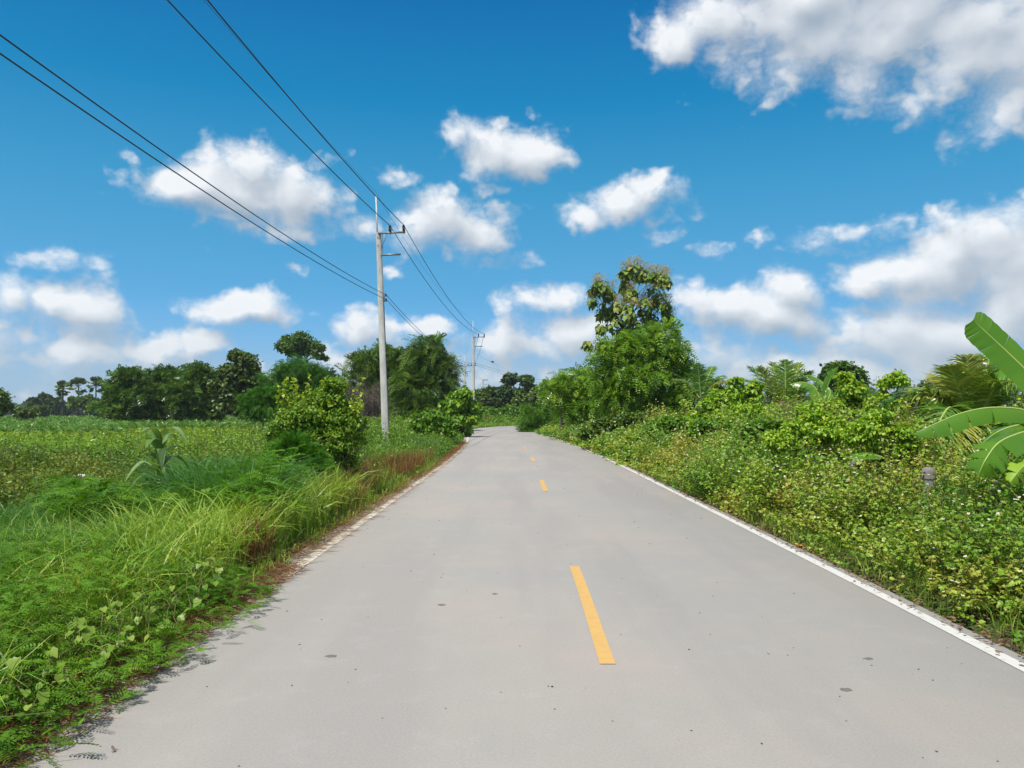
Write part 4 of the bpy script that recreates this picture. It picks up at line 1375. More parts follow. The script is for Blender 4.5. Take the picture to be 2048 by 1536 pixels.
# ---- pale upright grass tops
mb = MB()
p = wedge(1000, 240, 740, 7.2, 13.5)
b, k = tufts(0, p, 11, .06)
grass_patch(mb, b, .5, 1.15, .019, .8, (.2, .9), 4, 0, R.uniform(.45, 1, len(b)))
p = wedge(620, -80, 560, 5.6, 9)
b, k = tufts(0, p, 11, .06)
grass_patch(mb, b, .5, .95, .017, .8, (.2, .9), 4, 0, R.uniform(.4, 1, len(b)))
stuff(mb, 'pale_grass', G_GRASS, 'pale long grass between the feathery weeds and the bushes on the left', 'grass')

def weed_h(e):
    return .13 + .38 * smooth(-.40, .45, e) + .16 * smooth(.6, 2.2, e)


# ---- feathery low weeds at the left edge of the road
mb = MB()
p, e = beside(2300, -.42, 2.8, 2.0, 7.0, -1, .8)
b, k = tufts(0, p, 4, .09)
hh = weed_h(e)[k]
b[:, 2] = np.maximum(b[:, 2], -.06) + hh * R.uniform(.3, 1.1, len(b)) * (.7 + .45 * clump(b[:, 0], b[:, 1], 1.1, .6))
az = R.uniform(0, 2 * np.pi, len(b))
d = np.stack([np.cos(az), np.sin(az), R.normal(.1, .3, len(b))], 1)
fronds(mb, b, d, norm(R.normal(0, .3, (len(b), 3)) + (0, 0, 1)), R.uniform(.10, .20, len(b)), 9, R.uniform(.026, .042, len(b)), .0105, sag=.35, fwd=.45, var=np.clip(clump(b[:, 0], b[:, 1], 1.4) * .7 + R.random(len(b)) * .4, 0, 1), rachis=.0012)
stuff(mb, 'feathery_weeds', G_FEATHER, 'low feathery leaved weeds spilling over the left road edge', 'weeds')
mb = MB()
p, e = beside(330, -.05, 2.6, 2.0, 9.2, -1)
for q_ in p:
    L_ = R.uniform(.25, .6)
    dd = norm(R.normal(0, 1, 3) * (1, 1, .15) + (.35, 0, .25))
    limb(mb, q_ + (0, 0, R.uniform(.02, .25)), q_ + (0, 0, .2) + dd * L_, .0035, .0018, .12, 5, 3, .1)
p, e = beside(420, .05, 2.8, 2.4, 7.2, -1)
b, k = tufts(0, p, 9, .05)
grass_patch(mb, b, .38, .8, .010, .8, (.2, .9), 4, 1, R.random(len(b)))
p, e = beside(160, .1, 2.8, 2.4, 7.2, -1)
b, k = tufts(0, p, 6, .06)
grass_patch(mb, b, .35, .75, .007, .7, (.1, .6), 4, 2, R.random(len(b)))
stuff(mb, 'weed_stems', [STEM, G_GRASS, G_DRY], 'grass blades and brown stalks among the feathery weeds at near left', 'grass')

# ---- a mound of larger feathery weeds behind
mb = MB()
p = wedge(1900, 110, 560, 9.0, 12.6)
b, k = tufts(0, p, 3, .12)
b[:, 2] += R.uniform(.3, .95, len(b)) * (.6 + .6 * clump(b[:, 0], b[:, 1], .7, 1))
az = R.uniform(0, 2 * np.pi, len(b))
fronds(mb, b, np.stack([np.cos(az), np.sin(az), R.normal(.2, .25, len(b))], 1), norm(R.normal(0, .3, (len(b), 3)) + (0, 0, 1)), R.uniform(.18, .34, len(b)), 9, R.uniform(.05, .08, len(b)), .020, sag=.4, fwd=.45, var=R.random(len(b)))
stuff(mb, 'feathery_mound', G_FEATHER, 'bright feathery mound of weeds around the maize plant', 'weeds')

# ---- yellowish leafy weeds in the far left half of the verge
mb = MB()
p = wedge(210, -160, 560, 11.2, 28)
H = R.uniform(.6, 1.25, len(p)) * np.interp(p[:, 1], [11, 16, 28], [1.0, 1.1, .8])
base, h, lean, v = mounds(p, R.uniform(.5, 1.1, len(p)), H, 32, clump(p[:, 0], p[:, 1], .6, .3) * .8 + R.normal(0, .2, len(p)))
weeds(mb, base, h, lean, 16, .066, T_WIDE, .25, 0, 1, var=v)
stuff(mb, 'leafy_weeds', [G_LEFT, STEM], 'yellowish leafy weeds left of the maize plant', 'weeds')
mb = MB()
p = wedge(2600, -120, 560, 20, 44)
h = R.uniform(.4, .8, len(p))
weeds(mb, p, h, R.normal(0, .12, (len(p), 2)), 10, .11, T_WIDE, .2, 0, None)
p = wedge(2600, -120, 560, 14, 46)
b, k = tufts(0, p, 7, .15)
grass_patch(mb, b, .4, .9, .02, .7, (.2, .9), 3, 1)
stuff(mb, 'field_weeds', [G_BRIGHT, G_GRASS], 'green weeds and grass at the near side of the field', 'weeds')

# ---- verge growth from the vine covered bush to the bend
mb = MB()
p, e = beside(5200, .2, 7, 17, 62, -1, .8)
h = (.25 + .6 * smooth(0, 1.3, e) + .75 * smooth(1.3, 4, e)) * R.uniform(.6, 1.15, len(p)) * (.75 + .4 * clump(p[:, 0], p[:, 1], .6))
weeds(mb, p, h, R.normal(0, .14, (len(p), 2)), 15, np.interp(p[:, 1], [15, 60], [.06, .12]), T_WIDE, .2, 0, 1, var=np.clip(clump(p[:, 0], p[:, 1], .3, 4) + R.normal(0, .15, len(p)), 0, 1))
stuff(mb, 'roadside_weeds', [G_BRIGHT, STEM], 'leafy green weeds around the foot of the near utility pole', 'weeds')
mb = MB()
p, e = beside(3600, .05, 3.2, 22, 62, -1, .8)
b, k = tufts(0, p, 7, .08)
hh = (.2 + .6 * smooth(0, 1.2, e))[k] * R.uniform(.6, 1.2, len(b))
a = R.uniform(0, 2 * np.pi, len(b))
blades(mb, b, hh, np.stack([np.cos(a), np.sin(a)], 1) * (hh * R.uniform(.1, .6, len(b)))[:, None], np.interp(b[:, 1], [20, 60], [.012, .03]), R.uniform(.1, .8, len(b)), 3, 0)
stuff(mb, 'verge_grass', G_TALL, 'bright grass along the left edge towards the bend', 'grass')

# ---- reddish dry grass heads and the dead thatch on the edge line
mb = MB()
for (px, Y, r, n) in ((668, 13.6, .45, 1000), (640, 12.2, .3, 400), (760, 19.5, .55, 900), (720, 16.5, .45, 600), (815, 20.5, .6, 900), (850, 22, .55, 700), (880, 25, .5, 420), (945, 33, .5, 300), (510, 8.2, .22, 260)):
    c = gpt(px, Y)
    b = np.column_stack([R.normal(c[0], r * .6, n), R.normal(c[1], r * 1.5, n)])
    o = road_off(b[:, 0], b[:, 1])
    b = b[o < -HALF - .15]
    b = put(b[:, 0], b[:, 1])
    grass_patch(mb, b, .42, .85, .012, .5, (0, .35), 3, 0, R.random(len(b)) * .75)
stuff(mb, 'dry_grass', G_DRY, 'reddish brown dry grass clumps along the left edge', 'dry grass')
mb = MB()
p, e = beside(9000, -.34, .25, 2.0, 42, -1)
n = len(p)
keep = clump(p[:, 0] * 0, p[:, 1], 1.6, .8) * .9 + R.random(n) * .5 > .34
p, e = p[keep], e[keep]
n = len(p)
a = R.uniform(-.9, .9, n) + np.where(R.random(n) < .5, 0, np.pi)
L_ = R.uniform(.06, .26, n)
z = np.where(e < 0, .006, np.maximum(p[:, 2], -.02)) + R.uniform(0, .03, n)
b = np.column_stack([p[:, :2], z])
blades(mb, b, R.uniform(.004, .05, n), np.stack([np.cos(a), np.sin(a)], 1) * L_[:, None], .006 * R.uniform(.5, 1.3, n), R.uniform(.3, 1.2, n), 3, 0, None, 1.0)
p, e = beside(5200, -.34, .1, 2.0, 8, -1)
p2, e2 = beside(9000, -.20, .12, 2.0, 44, -1)
p, e = np.vstack([p, p2]), np.concatenate([e, e2])
n = len(p)
a = R.uniform(0, 2 * np.pi, n)
b = np.column_stack([p[:, :2], np.where(e < 0, .004, np.maximum(p[:, 2], -.02)) + R.uniform(0, .03, n)])
blades(mb, b, R.uniform(.01, .09, n), np.stack([np.cos(a), np.sin(a)], 1) * R.uniform(.04, .16, n)[:, None], .007 * R.uniform(.5, 1.4, n), R.uniform(.3, 1.2, n), 3, 0, R.random(n) * .6, 1.0)
stuff(mb, 'dead_thatch', G_DRY, 'dead brown grass lying over the worn left edge line', 'dry grass')

# ---- leaf litter on both edges
mb = MB()
P = []
for (y0, y1, e0, e1, n, sd) in ((2, 16, -.16, .6, 4600, 1), (16, 32, -.2, .5, 1500, 1), (2, 14, -.2, .3, 1300, -1), (30, 52, -.55, .4, 700, 1), (34, 48, -.3, .3, 260, -1)):
    p, e = beside(n, e0, e1, y0, y1, sd, 1.0)
    z = np.where(e < 0.02, .004, np.maximum(p[:, 2], -.05)) + R.uniform(.002, .02, len(p))
    keep = (e > .02) | (R.random(len(p)) < np.exp(e * 9))
    P.append(np.column_stack([p[:, :2], z])[keep])
P = np.vstack(P)
n = len(P)
a = R.uniform(0, 2 * np.pi, n)
leaves(mb, P, np.stack([np.cos(a), np.sin(a), R.normal(0, .2, n)], 1), R.normal(0, .3, (n, 3)) + (0, 0, 1), R.uniform(.015, .05, n) * np.interp(P[:, 1], [10, 45], [1, 2.2]), leaf_tpl(.3, -.2, .15))
stuff(mb, 'leaf_litter', LITTER, 'dead leaves gathered on the road edges', 'leaf litter')
mb = MB()
n = 240
y = 3.2 + 26 * R.random(n) ** 1.5
x = np.interp(y, CL[:, 1], CL[:, 0]) + R.uniform(-2.6, 2.6, n)
for i in range(n):
    s_ = R.uniform(.002, .0065) * (1 + y[i] / 25)
    v = norm(R.normal(size=(6, 3))) * s_ * R.uniform(.6, 1.2, (6, 1)) * (1.2, 1.2, .6)
    v = np.array([(1, 0, 0), (-1, 0, 0), (0, 1, 0), (0, -1, 0), (0, 0, .6), (0, 0, -.4)]) * s_ + R.normal(0, s_ * .25, (6, 3)) + (x[i], y[i], s_ * .3)
    mb.add(v, [(0, 2, 4), (2, 1, 4), (1, 3, 4), (3, 0, 4), (2, 0, 5), (1, 2, 5), (3, 1, 5), (0, 3, 5)], R.random())
stuff(mb, 'road_grit', LITTER, 'small dark grit and crumbs scattered over the concrete', 'grit')
SPOTM = plainmat('dark_tar', (0.15, 0.14, 0.13), 0.9)
for (px, py, r, lab) in ((884, 1210, .028, 'small dark tar spot left of the near yellow dash'), (662, 1313, .03, 'dark tar spot in the left lane, nearest the camera'),
                         (1690, 1380, .032, 'dark tar spot low on the right lane'), (1736, 1318, .026, 'smaller dark tar spot beyond the low right one'), (990, 1188, .022, 'faint dark tar spot near the road middle')):
    d_ = pix_dir(px, py)
    t_ = -CAMZ / d_.z
    mb = MB()
    a = np.linspace(0, 2 * np.pi, 15)[:-1]
    rr = r * .85 * R.uniform(.6, 1.25, 14)
    ring = np.stack([rr * np.cos(a) * 1.3, rr * np.sin(a), np.full(14, .004)], 1)
    low = ring * (1.1, 1.1, 0) + (0, 0, .0005)
    mb.add(np.vstack([ring, low]), [tuple(range(14))])
    mb.add(np.vstack([ring, low]), [(14 + i, 14 + (i + 1) % 14, (i + 1) % 14, i) for i in range(14)])
    tag(mb.build('tar_spot', SPOTM, origin=(0, 0, 0)), lab, 'tar spot', 'tar spots on the road').location = (d_.x * t_, d_.y * t_, 0)


def twig(px, py, ang, L_, lab):
    d_ = pix_dir(px, py)
    t_ = -CAMZ / d_.z
    o = np.array((d_.x * t_, d_.y * t_, .006))
    mb = MB()
    v = np.array((math.cos(ang), math.sin(ang), .03))
    P = limb(mb, -v * L_ * .5, v * L_ * .5, .006, .002, .12, 7, 5, .04)
    for i in (2, 3, 4, 5):
        a2 = ang + R.choice((-1, 1)) * R.uniform(.5, .9)
        limb(mb, P[i], P[i] + np.array((math.cos(a2), math.sin(a2), .05)) * L_ * R.uniform(.15, .35), .003, .001, .15, 4, 4, .04)
    tag(mb.build('fallen_twig', TWIG, smooth=True), lab, 'twig', 'fallen twigs on the left road edge').location = o


twig(690, 1063, -.1, .36, 'forked dry twig lying on the road by the cream edge line')
twig(735, 1040, .1, .22, 'short straight twig lying beside the forked one')
twig(228, 1500, -.9, .07, 'tiny curled twig on the concrete near the bottom left corner')
# litter: a bright red wrapper and a scrap of white plastic
for (px, py, Y, name, lab, c, s_) in ((1597, 1093, 9.25, 'red_wrapper', 'crumpled bright red wrapper under the weeds beside the right edge line', (.55, .03, .05), .036),
                                       (163, 952, 11.2, 'plastic_scrap', 'scrap of white plastic caught in the feathery mound', (.6, .6, .6), .04)):
    o = at(px, py, Y)
    mb = MB()
    nu = 9
    u = np.linspace(-1, 1, nu)
    U, V = np.meshgrid(u, u)
    Z = R.normal(0, .28, U.shape) + .3
    Pm = np.stack([U, V * .7, Z], -1).reshape(-1, 3) * s_
    mb.add(Pm, [(i * nu + j, i * nu + j + 1, (i + 1) * nu + j + 1, (i + 1) * nu + j) for i in range(nu - 1) for j in range(nu - 1)])
    tag(mb.build(name, plainmat(name + '_foil', c, .35, vary=.1)), lab, 'wrapper' if 'red' in name else 'plastic scrap').location = (o[0], o[1], max(o[2], .0))

# ---- the flowering weeds on the right
mb = MB()
WM = [G_WEED, STEM, PETAL, FLOWEREYE]


def right_h(p, e):
    return (.24 + .70 * smooth(.0, .55, e) + .42 * smooth(.5, 1.8, e) + .35 * smooth(2, 5, e)) * (.60 + .70 * clump(p[:, 0], p[:, 1], .9, 5))


for (n, y0, y1, e0, e1, per, sz, fl, fs, tn) in ((2200, 2.6, 11.5, .10, 4.6, 16, .040, .25, .015, 3), (2600, 11.5, 23, .08, 4.0, 15, .055, .22, .018, 1), (2600, 23, 48, -.2, 5.2, 12, .10, .2, .028, 1), (1800, 48, 80, .2, 5, 10, .17, 0, .03, 1)):
    p, e = beside(n, e0, e1, y0, y1, 1, .85)
    h = np.interp(p[:, 1], [5, 9, 14], [.74, .82, 1.08]) * right_h(p, e) * R.uniform(.4, .85, len(p)) * np.where(e < 0, .5, 1)
    lean = R.normal(0, .18, (len(p), 2))
    v = np.clip(clump(p[:, 0], p[:, 1], .55, 2.2) + R.normal(0, .18, len(p)), 0, 1)
    weeds(mb, p, h, lean, per, sz, T_OVAL if y1 < 12 else T_WIDE, .2, 0, 1, .2, fl * .5, v, .003 if y1 < 25 else .006, fs=fs, ternate=tn)
for (mx, my, mh, mr) in ((4.75, 10.9, .92, .5), (5.15, 10.75, .86, .5), (4.45, 10.3, .85, .55), (5.5, 11.0, .95, .5), (5.05, 9.35, .66, .5), (5.45, 9.45, .70, .45), (4.8, 8.8, .7, .5), (5.75, 9.7, .8, .5), (5.0, 9.9, .72, .4), (4.7, 15.9, 1.05, .6), (5.2, 16.3, 1.1, .6), (4.9, 16.9, 1.15, .5)):
    c = put(np.array([mx]), np.array([my]))
    base, h, lean, v = mounds(c, np.array([mr]), np.array([mh]), 60, np.array([R.uniform(.2, .6)]))
    weeds(mb, base, h, lean, 20, .045, T_OVAL, .2, 0, 1, .2, .2, v, .003, fs=.016, ternate=3)
for (nm, per_m, y0, y1, e0, e1, per, sz, fl, fs, tn) in ((105, 62, 2.8, 11.5, .38, 4.4, 20, .043, .27, .015, 3), (125, 60, 11.5, 23, .36, 4.2, 18, .060, .24, .018, 1), (190, 30, 23, 48, .1, 5.0, 14, .11, .2, .028, 1)):
    p, e = beside(nm, e0, e1, y0, y1, 1, .9)
    rad = R.uniform(.42, .92, len(p)) * (1 if y1 < 24 else 1.25)
    H = np.interp(p[:, 1], [5, 9, 14], [.80, .88, 1.1]) * (.82 + .26 * smooth(.2, 1.2, e) + np.where((p[:, 0] / p[:, 1] > .52) | (p[:, 1] < 8.5), .2, .62) * smooth(1.3, 3.2, e)) * R.uniform(.72, 1.38, len(p))
    base, h, lean, v = mounds(p, rad, H, per_m, clump(p[:, 0], p[:, 1], .8, 2.2) * .8 + R.normal(.05, .2, len(p)))
    weeds(mb, base, h, lean, per, sz, T_OVAL if y1 < 12 else T_WIDE, .22, 0, 1, .2, fl, v, .003 if y1 < 25 else .006, fs=fs, ternate=tn)
stuff(mb, 'flowering_weeds', WM, 'waist high weeds with small white flowers along the right edge', 'weeds')
mb = MB()
p, e = beside(1300, .1, .9, 2.6, 26, 1)
b, k = tufts(0, p, 5, .05)
grass_patch(mb, b, .12, .42, .008, .8, (.2, .9), 3, 0)
p, e = beside(300, .9, 4.5, 3, 30, 1)
b, k = tufts(0, p, 3, .03)
grass_patch(mb, b, .9, 1.55, .006, .5, (.1, .6), 4, 0, R.uniform(.5, 1, len(b)))
stuff(mb, 'right_grass', G_GRASS, 'thin grass growing through the flowering weeds', 'grass')
# taller leafy undergrowth behind them
mb = MB()
p, e = beside(230, 2.2, 13, 6.5, 34, 1, 1.2)
near_edge = (p[:, 0] / p[:, 1] > .46) & (p[:, 1] < 14)
H = R.uniform(1.3, 2.15, len(p)) * (.85 + .40 * smooth(3, 8, e)) * np.where(near_edge, .62, 1)
base, h, lean, v = mounds(p, R.uniform(.6, 1.15, len(p)), H, 46, clump(p[:, 0], p[:, 1], .7, 1) * .7 + R.normal(.15, .2, len(p)))
weeds(mb, base, h, lean, 17, .078, T_WIDE, .28, 0, 1, var=v)
stuff(mb, 'tall_undergrowth', [G_YELLOW, STEM], 'leafy yellow green undergrowth behind the flowering weeds', 'undergrowth')
mb = MB()
p, e = beside(3400, 4.5, 24, 28, 85, 1)
h = R.uniform(.9, 1.9, len(p))
weeds(mb, p, h, R.normal(0, .25, (len(p), 2)), 13, .2, T_WIDE, .15, 0, None)
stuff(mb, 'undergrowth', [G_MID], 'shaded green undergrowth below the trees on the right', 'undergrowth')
# banks of the bend
mb = MB()
p, e = beside(3600, .05, 14, 60, 132, -1, .8)
weeds(mb, p, (.25 + 1.5 * smooth(.5, 5, e)) * R.uniform(.6, 1.2, len(p)), R.normal(0, .2, (len(p), 2)), 12, .2, T_WIDE, .1, 0, None)
p, e = beside(2600, .05, 7, 58, 128, -1, 1)
b, k = tufts(0, p, 5, .2)
grass_patch(mb, b, .3, .8, .06, .6, (.1, .7), 3, 1)
p, e = beside(2000, -.4, 5, 50, 125, 1, .8)
weeds(mb, p, (.3 + .8 * smooth(0, 2, e)) * R.uniform(.6, 1.2, len(p)), R.normal(0, .2, (len(p), 2)), 12, .2, T_WIDE, .1, 0, None)
stuff(mb, 'bank_growth', [G_BRIGHT, G_GRASS], 'green grassy banks on both sides of the road bend', 'weeds')

# ---- corn in the left field
mb = MB()
def corn(p, hmin, hmax, per, w, mi):
    n = len(p)
    b = np.repeat(p, per, 0)
    H = np.repeat(R.uniform(hmin, hmax, n), per)
    b[:, 2] += H * R.uniform(.0, .55, len(b))
    a = R.uniform(0, 2 * np.pi, len(b))
    l = H * R.uniform(.25, .55, len(b))
    blades(mb, b, H * R.uniform(.35, .6, len(b)), np.stack([np.cos(a), np.sin(a)], 1) * l[:, None], w, R.uniform(.3, 1.1, len(b)), 3, mi)


def rows(p, gap=.75, ang=.5):
    c, s = math.cos(ang), math.sin(ang)
    u = p[:, 0] * c + p[:, 1] * s
    sh = np.round(u / gap) * gap - u + R.normal(0, .06, len(p))
    x, y = p[:, 0] + sh * c, p[:, 1] + sh * s
    return put(x, y)


corn(rows(wedge(8500, -150, 600, 33, 72)), .5, .85, 6, .075, 1)
corn(rows(wedge(6500, -250, 560, 68, 150)), .9, 1.5, 6, .13, 0)
corn(rows(wedge(1500, -250, 250, 55, 72)), 1.0, 1.5, 6, .09, 0)
corn(wedge(3500, -250, 700, 150, 330), 1.1, 1.5, 5, .35, 0)
stuff(mb, 'corn_field', [G_CORN, G_CORNY], 'field of young corn on the left reaching to the trees', 'corn')


def maize():
    base = gpt(322, 11.2)
    t = thing('maize_plant', 'single large maize plant with pale arching leaves in the left weeds', 'maize', base)
    top = 1.42
    mb = MB()
    tube(mb, [(0, 0, -.1), (.01, 0, top * .5), (.0, .01, top * .92)], [.016, .014, .008], 7)
    mb.build('stalk', STEM, t)
    GM = leafmat('maize_leaf_blade', [(0.06, 0.14, 0.035), (0.11, 0.20, 0.06), (0.19, 0.28, 0.11)], .35, .38)
    spec = [(-2.9, .62, .95, .75), (-.3, .66, 1.0, .8), (2.7, .75, .85, .85), (.5, .70, .80, .9), (-2.2, .7, .65, .8), (-.9, .65, .62, .9), (3.3, .8, .50, .9), (.1, .8, .45, .9), (-1.6, .6, .88, .5), (1.4, .55, .92, .4), (-3.0, .6, .32, 1.0), (-.5, .6, .28, 1.0), (2.2, .7, .72, .7), (-1.1, .72, .78, .85), (.9, .65, .7, .8), (-2.5, .62, .55, 1.0), (-1.9, .5, 1.0, .3), (1.9, .66, .58, 1.0)]
    for (az, L_, f, dr) in spec:
        tt = np.linspace(0, 1, 11)
        out = L_ * (.18 * tt + .55 * tt ** 1.5)
        z = f * top + L_ * (1.05 * tt - (.55 + .70 * dr) * tt ** 2.6)
        dirv = np.array((math.cos(az), math.sin(az), 0))
        cen = dirv * out[:, None] + np.stack([0 * z, 0 * z, z], 1)
        sd = np.cross(dirv, (0, 0, 1.0))
        w = .072 * np.sin(np.pi * np.clip(tt * .88 + .12, 0, 1)) ** .7
        w[-1] = .001
        P = np.concatenate([np.stack([cen - sd * w[:, None] + (0, 0, .012), cen, cen + sd * w[:, None] + (0, 0, .012)], 1)], 0)
        m = MB()
        i = np.arange(10)
        f1 = np.stack([i * 3, i * 3 + 1, (i + 1) * 3 + 1, (i + 1) * 3], 1)
        m.add(P, np.vstack([f1, f1 + 1]), R.uniform(.2, 1))
        m.build('leaf', GM, t, smooth=True)


maize()


def creeper():
    spots = [(262, 1186), (280, 1166), (300, 1182), (330, 1165), (345, 1178), (420, 1152), (438, 1164), (398, 1170), (372, 1172), (240, 1196), (254, 1216), (86, 1264), (120, 1278), (158, 1282), (206, 1228), (230, 1252), (132, 1250), (30, 1258),
             (215, 1210), (180, 1262), (100, 1300), (410, 1140), (428, 1176), (312, 1150), (355, 1156), (60, 1290), (146, 1300), (222, 1275), (380, 1148), (270, 1230), (14, 1290), (190, 1300)]
    base = gpt(250, 5.2)
    t = thing('creeper', 'creeping vine with broad pale yellow green leaves over the feathery weeds', 'creeper', base)
    v, f = leaf_tpl(.5, .12, .06, 'heart')
    protos = []
    prev = None
    st = MB()
    order = sorted(spots)
    order = sorted(order + [(px + R.normal(0, 14), py + R.normal(0, 10)) for px, py in order])
    for i, (px, py) in enumerate(order):
        d_ = pix_dir(px, py)
        z = .3
        for _ in range(8):
            t_ = (z - CAMZ) / d_.z
            z = float(weed_h(np.array([-road_off(d_.x * t_, d_.y * t_)[0] - HALF]))[0]) * .92 + .01
        p = np.array((d_.x * t_, d_.y * t_, z)) - base
        if i < 3:
            m = MB().add(v, f, .35 + .3 * i)
            o = m.build('leaf', G_VINE, t)
            protos.append(o)
        else:
            o = protos[i % 3].copy()
            C.objects.link(o)
            o.parent = t
        s_ = R.uniform(.04, .072)
        o.location = p
        o.scale = (s_, s_, s_)
        o.rotation_euler = (-R.uniform(.3, 1.0), R.normal(0, .25), math.pi + R.normal(0, .8))
        if prev is not None and np.linalg.norm(p - prev) < .8:
            limb(st, prev - (0, 0, .03), p - (0, 0, .03), .003, .003, .15, 6, 4, .03)
        prev = p
    st.build('vine_stem', STEM, t)


creeper()


# ================================================================== coconut palms and bananas
def curve3(pts, n=24):
    P = np.asarray(pts, float)
    P = np.vstack([2 * P[0] - P[1], P, 2 * P[-1] - P[-2]])
    out = []
    for t in np.linspace(0, len(P) - 3 - 1e-6, n):
        i = int(t)
        u = t - i
        a, b, c, d = P[i:i + 4]
        out.append(.5 * ((2 * b) + (c - a) * u + (2 * a - 5 * b + 4 * c - d) * u ** 2 + (3 * b - a - 3 * c + d) * u ** 3))
    return np.array(out)


def coco_frond(t, origin, pts, leaf, m=None, name='frond', sag=.4, wid=.036, n=44, lab=None, var=(2, 2)):
    c = curve3(pts, n)
    T = norm(np.gradient(c, axis=0))
    mb = MB()
    tube(mb, c, np.linspace(.028, .006, n) * leaf / .6, 5, 1, 0.9)
    side = norm(np.cross(T, (0, 0, 1.0)) + 1e-6)
    up = np.cross(side, T)
    i0 = int(n * .14)
    u = np.linspace(0, 1, n - i0)
    ll = leaf * np.sin(np.pi * np.clip(u * .82 + .16, 0, 1)) ** .6
    ts = np.array([0, .3, .65, 1.0])
    ww = np.array([.6, 1, .7, .05])
    v0 = R.beta(*var)
    for k in (0, 1):                       # two staggered leaflets per step and side
        for sg in (-1, 1):
            m_ = n - i0
            b = c[i0:] + T[i0:] * (k * .5) * np.linalg.norm(c[1] - c[0])
            ld = norm(sg * side[i0:] * .85 + T[i0:] * (.45 + .4 * u[:, None]) + up[i0:] * .3 + R.normal(0, .09, (m_, 3)))
            L = ll * R.uniform(.8, 1.1, m_)
            cen = b[:, None] + ld[:, None] * (L[:, None] * ts)[..., None] - np.array((0, 0, 1.0)) * (sag * R.uniform(.5, 1.5, (m_, 1)) * L[:, None] * ts ** 2)[..., None]
            wd = norm(np.cross(ld, up[i0:]) + R.normal(0, .3, (m_, 3))) * wid * .5
            P = np.stack([cen - wd[:, None] * ww[None, :, None], cen + wd[:, None] * ww[None, :, None]], 2).reshape(-1, 3)
            q = np.array([(2 * i, 2 * i + 1, 2 * i + 3, 2 * i + 2) for i in range(3)])
            mb.add(P, (q[None] + (np.arange(m_) * 8)[:, None, None]).reshape(-1, 4), np.repeat(np.clip(v0 + R.normal(0, .1, m_), 0, 1), 3), 0)
    return tag(mb.build(name, [m or G_COCO, MIDRIB if m is None else m], t, origin=origin), lab)


def arch(c, tip, lift, Y1=None):
    c, tip = np.asarray(c, float), np.asarray(tip, float)
    L = np.linalg.norm(tip - c)
    mid = (c + tip) / 2 + (0, 0, lift * L)
    return [c, (c * .45 + mid * .55) + (0, 0, .12 * lift * L), mid, mid * .45 + tip * .55 + (0, 0, .10 * lift * L), tip]


def coco_palm(lab, cpx, cpy, Y, tips, leaf, dead=(), trunk_r=.16, extra=None):
    base = gpt(cpx, Y)
    c = at(cpx, cpy, Y)
    t = thing('coconut_palm', lab, 'palm', base, 'young coconut palms on the right')
    mb = MB()
    P = np.stack([np.full(7, base[0]), np.full(7, Y), np.linspace(base[2] - .2, c[2] + .1, 7)], 1)
    P[1:-1, :2] += R.normal(0, .02, (5, 2))
    tube(mb, P, trunk_r * np.array([1.25, 1.05, 1, .95, .95, .9, .7]), 10)
    mb.build('trunk', DARKBARK, t, origin=base, smooth=True)
    for (px, py, dy, lift) in tips:
        coco_frond(t, base, arch(c, at(px, py, Y + dy), lift), leaf)
    for (px, py, dy, lift) in dead:
        coco_frond(t, base, arch(c, at(px, py, Y + dy), lift), leaf * .6, G_DEADPALM, 'dead_frond', 1.2, .024, 36, 'withered brown frond hanging down')
    # fibre sheath around the bud
    f = MB()
    n = 90
    a = R.uniform(0, 2 * np.pi, n)
    b = np.column_stack([c[0] + np.cos(a) * trunk_r, c[1] + np.sin(a) * trunk_r, c[2] + R.uniform(-.5, .05, n)])
    blades(f, b, R.uniform(.05, .25, n), np.stack([np.cos(a), np.sin(a)], 1) * R.uniform(.05, .3, n)[:, None], .012, R.uniform(.5, 2.4, n), 3, 0, R.random(n))
    f.build('fibre_sheath', G_DEADPALM, t, origin=base)['kind'] = 'stuff'
    return t


coco_palm('coconut palm behind the banana leaves, dark trunk showing below them', 1945, 868, 14,
          [(1775, 800, .5, .28), (1875, 755, .6, .15), (1900, 735, -.4, .1), (1982, 708, .3, .05), (1935, 715, -.3, .05), (2060, 742, .4, .25), (2100, 800, 0, .3), (1850, 905, -1.0, .35), (1895, 935, -1.2, .3), (2010, 930, -.9, .35), (1840, 860, -.6, .25), (2040, 770, -1.0, .3), (1930, 735, 1.2, .08), (1820, 790, .3, .22), (2000, 745, -.6, .15), (2120, 760, .6, .3)], .66,
          [(1965, 930, -.6, .12), (1985, 915, -.5, .2)])
coco_palm('coconut palm with a withered grey frond hanging in front', 1572, 845, 27,
          [(1490, 760, .4, .16), (1520, 735, -.5, .06), (1545, 728, .8, .04), (1598, 728, .4, .05), (1570, 722, .2, .03), (1500, 850, -.8, .3), (1625, 770, .5, .15), (1650, 800, .3, .22), (1648, 850, -.5, .3), (1520, 875, -1.1, .3), (1600, 760, -.7, .08), (1470, 800, .8, .25), (1620, 745, -.8, .12), (1500, 735, .9, .1)], .74,
          [(1552, 862, -1.6, .42), (1585, 872, -1.4, .34), (1568, 876, -1.9, .46)])
coco_palm('coconut palm half hidden between the bright green tree and the yellow shrub', 1402, 800, 33,
          [(1425, 735, .5, .1), (1396, 728, -.4, .05), (1350, 760, .6, .2), (1455, 765, .3, .2), (1440, 812, -.6, .3), (1445, 752, 1, .1)], .62, [])
coco_palm('coconut palm between the loose vine shrub and the banana leaves', 1855, 862, 18.5,
          [(1790, 808, .4, .2), (1812, 790, -.4, .15), (1840, 778, .5, .06), (1880, 785, .4, .08), (1905, 810, -.3, .2), (1800, 860, -.7, .3), (1820, 900, -1, .3)], .62)


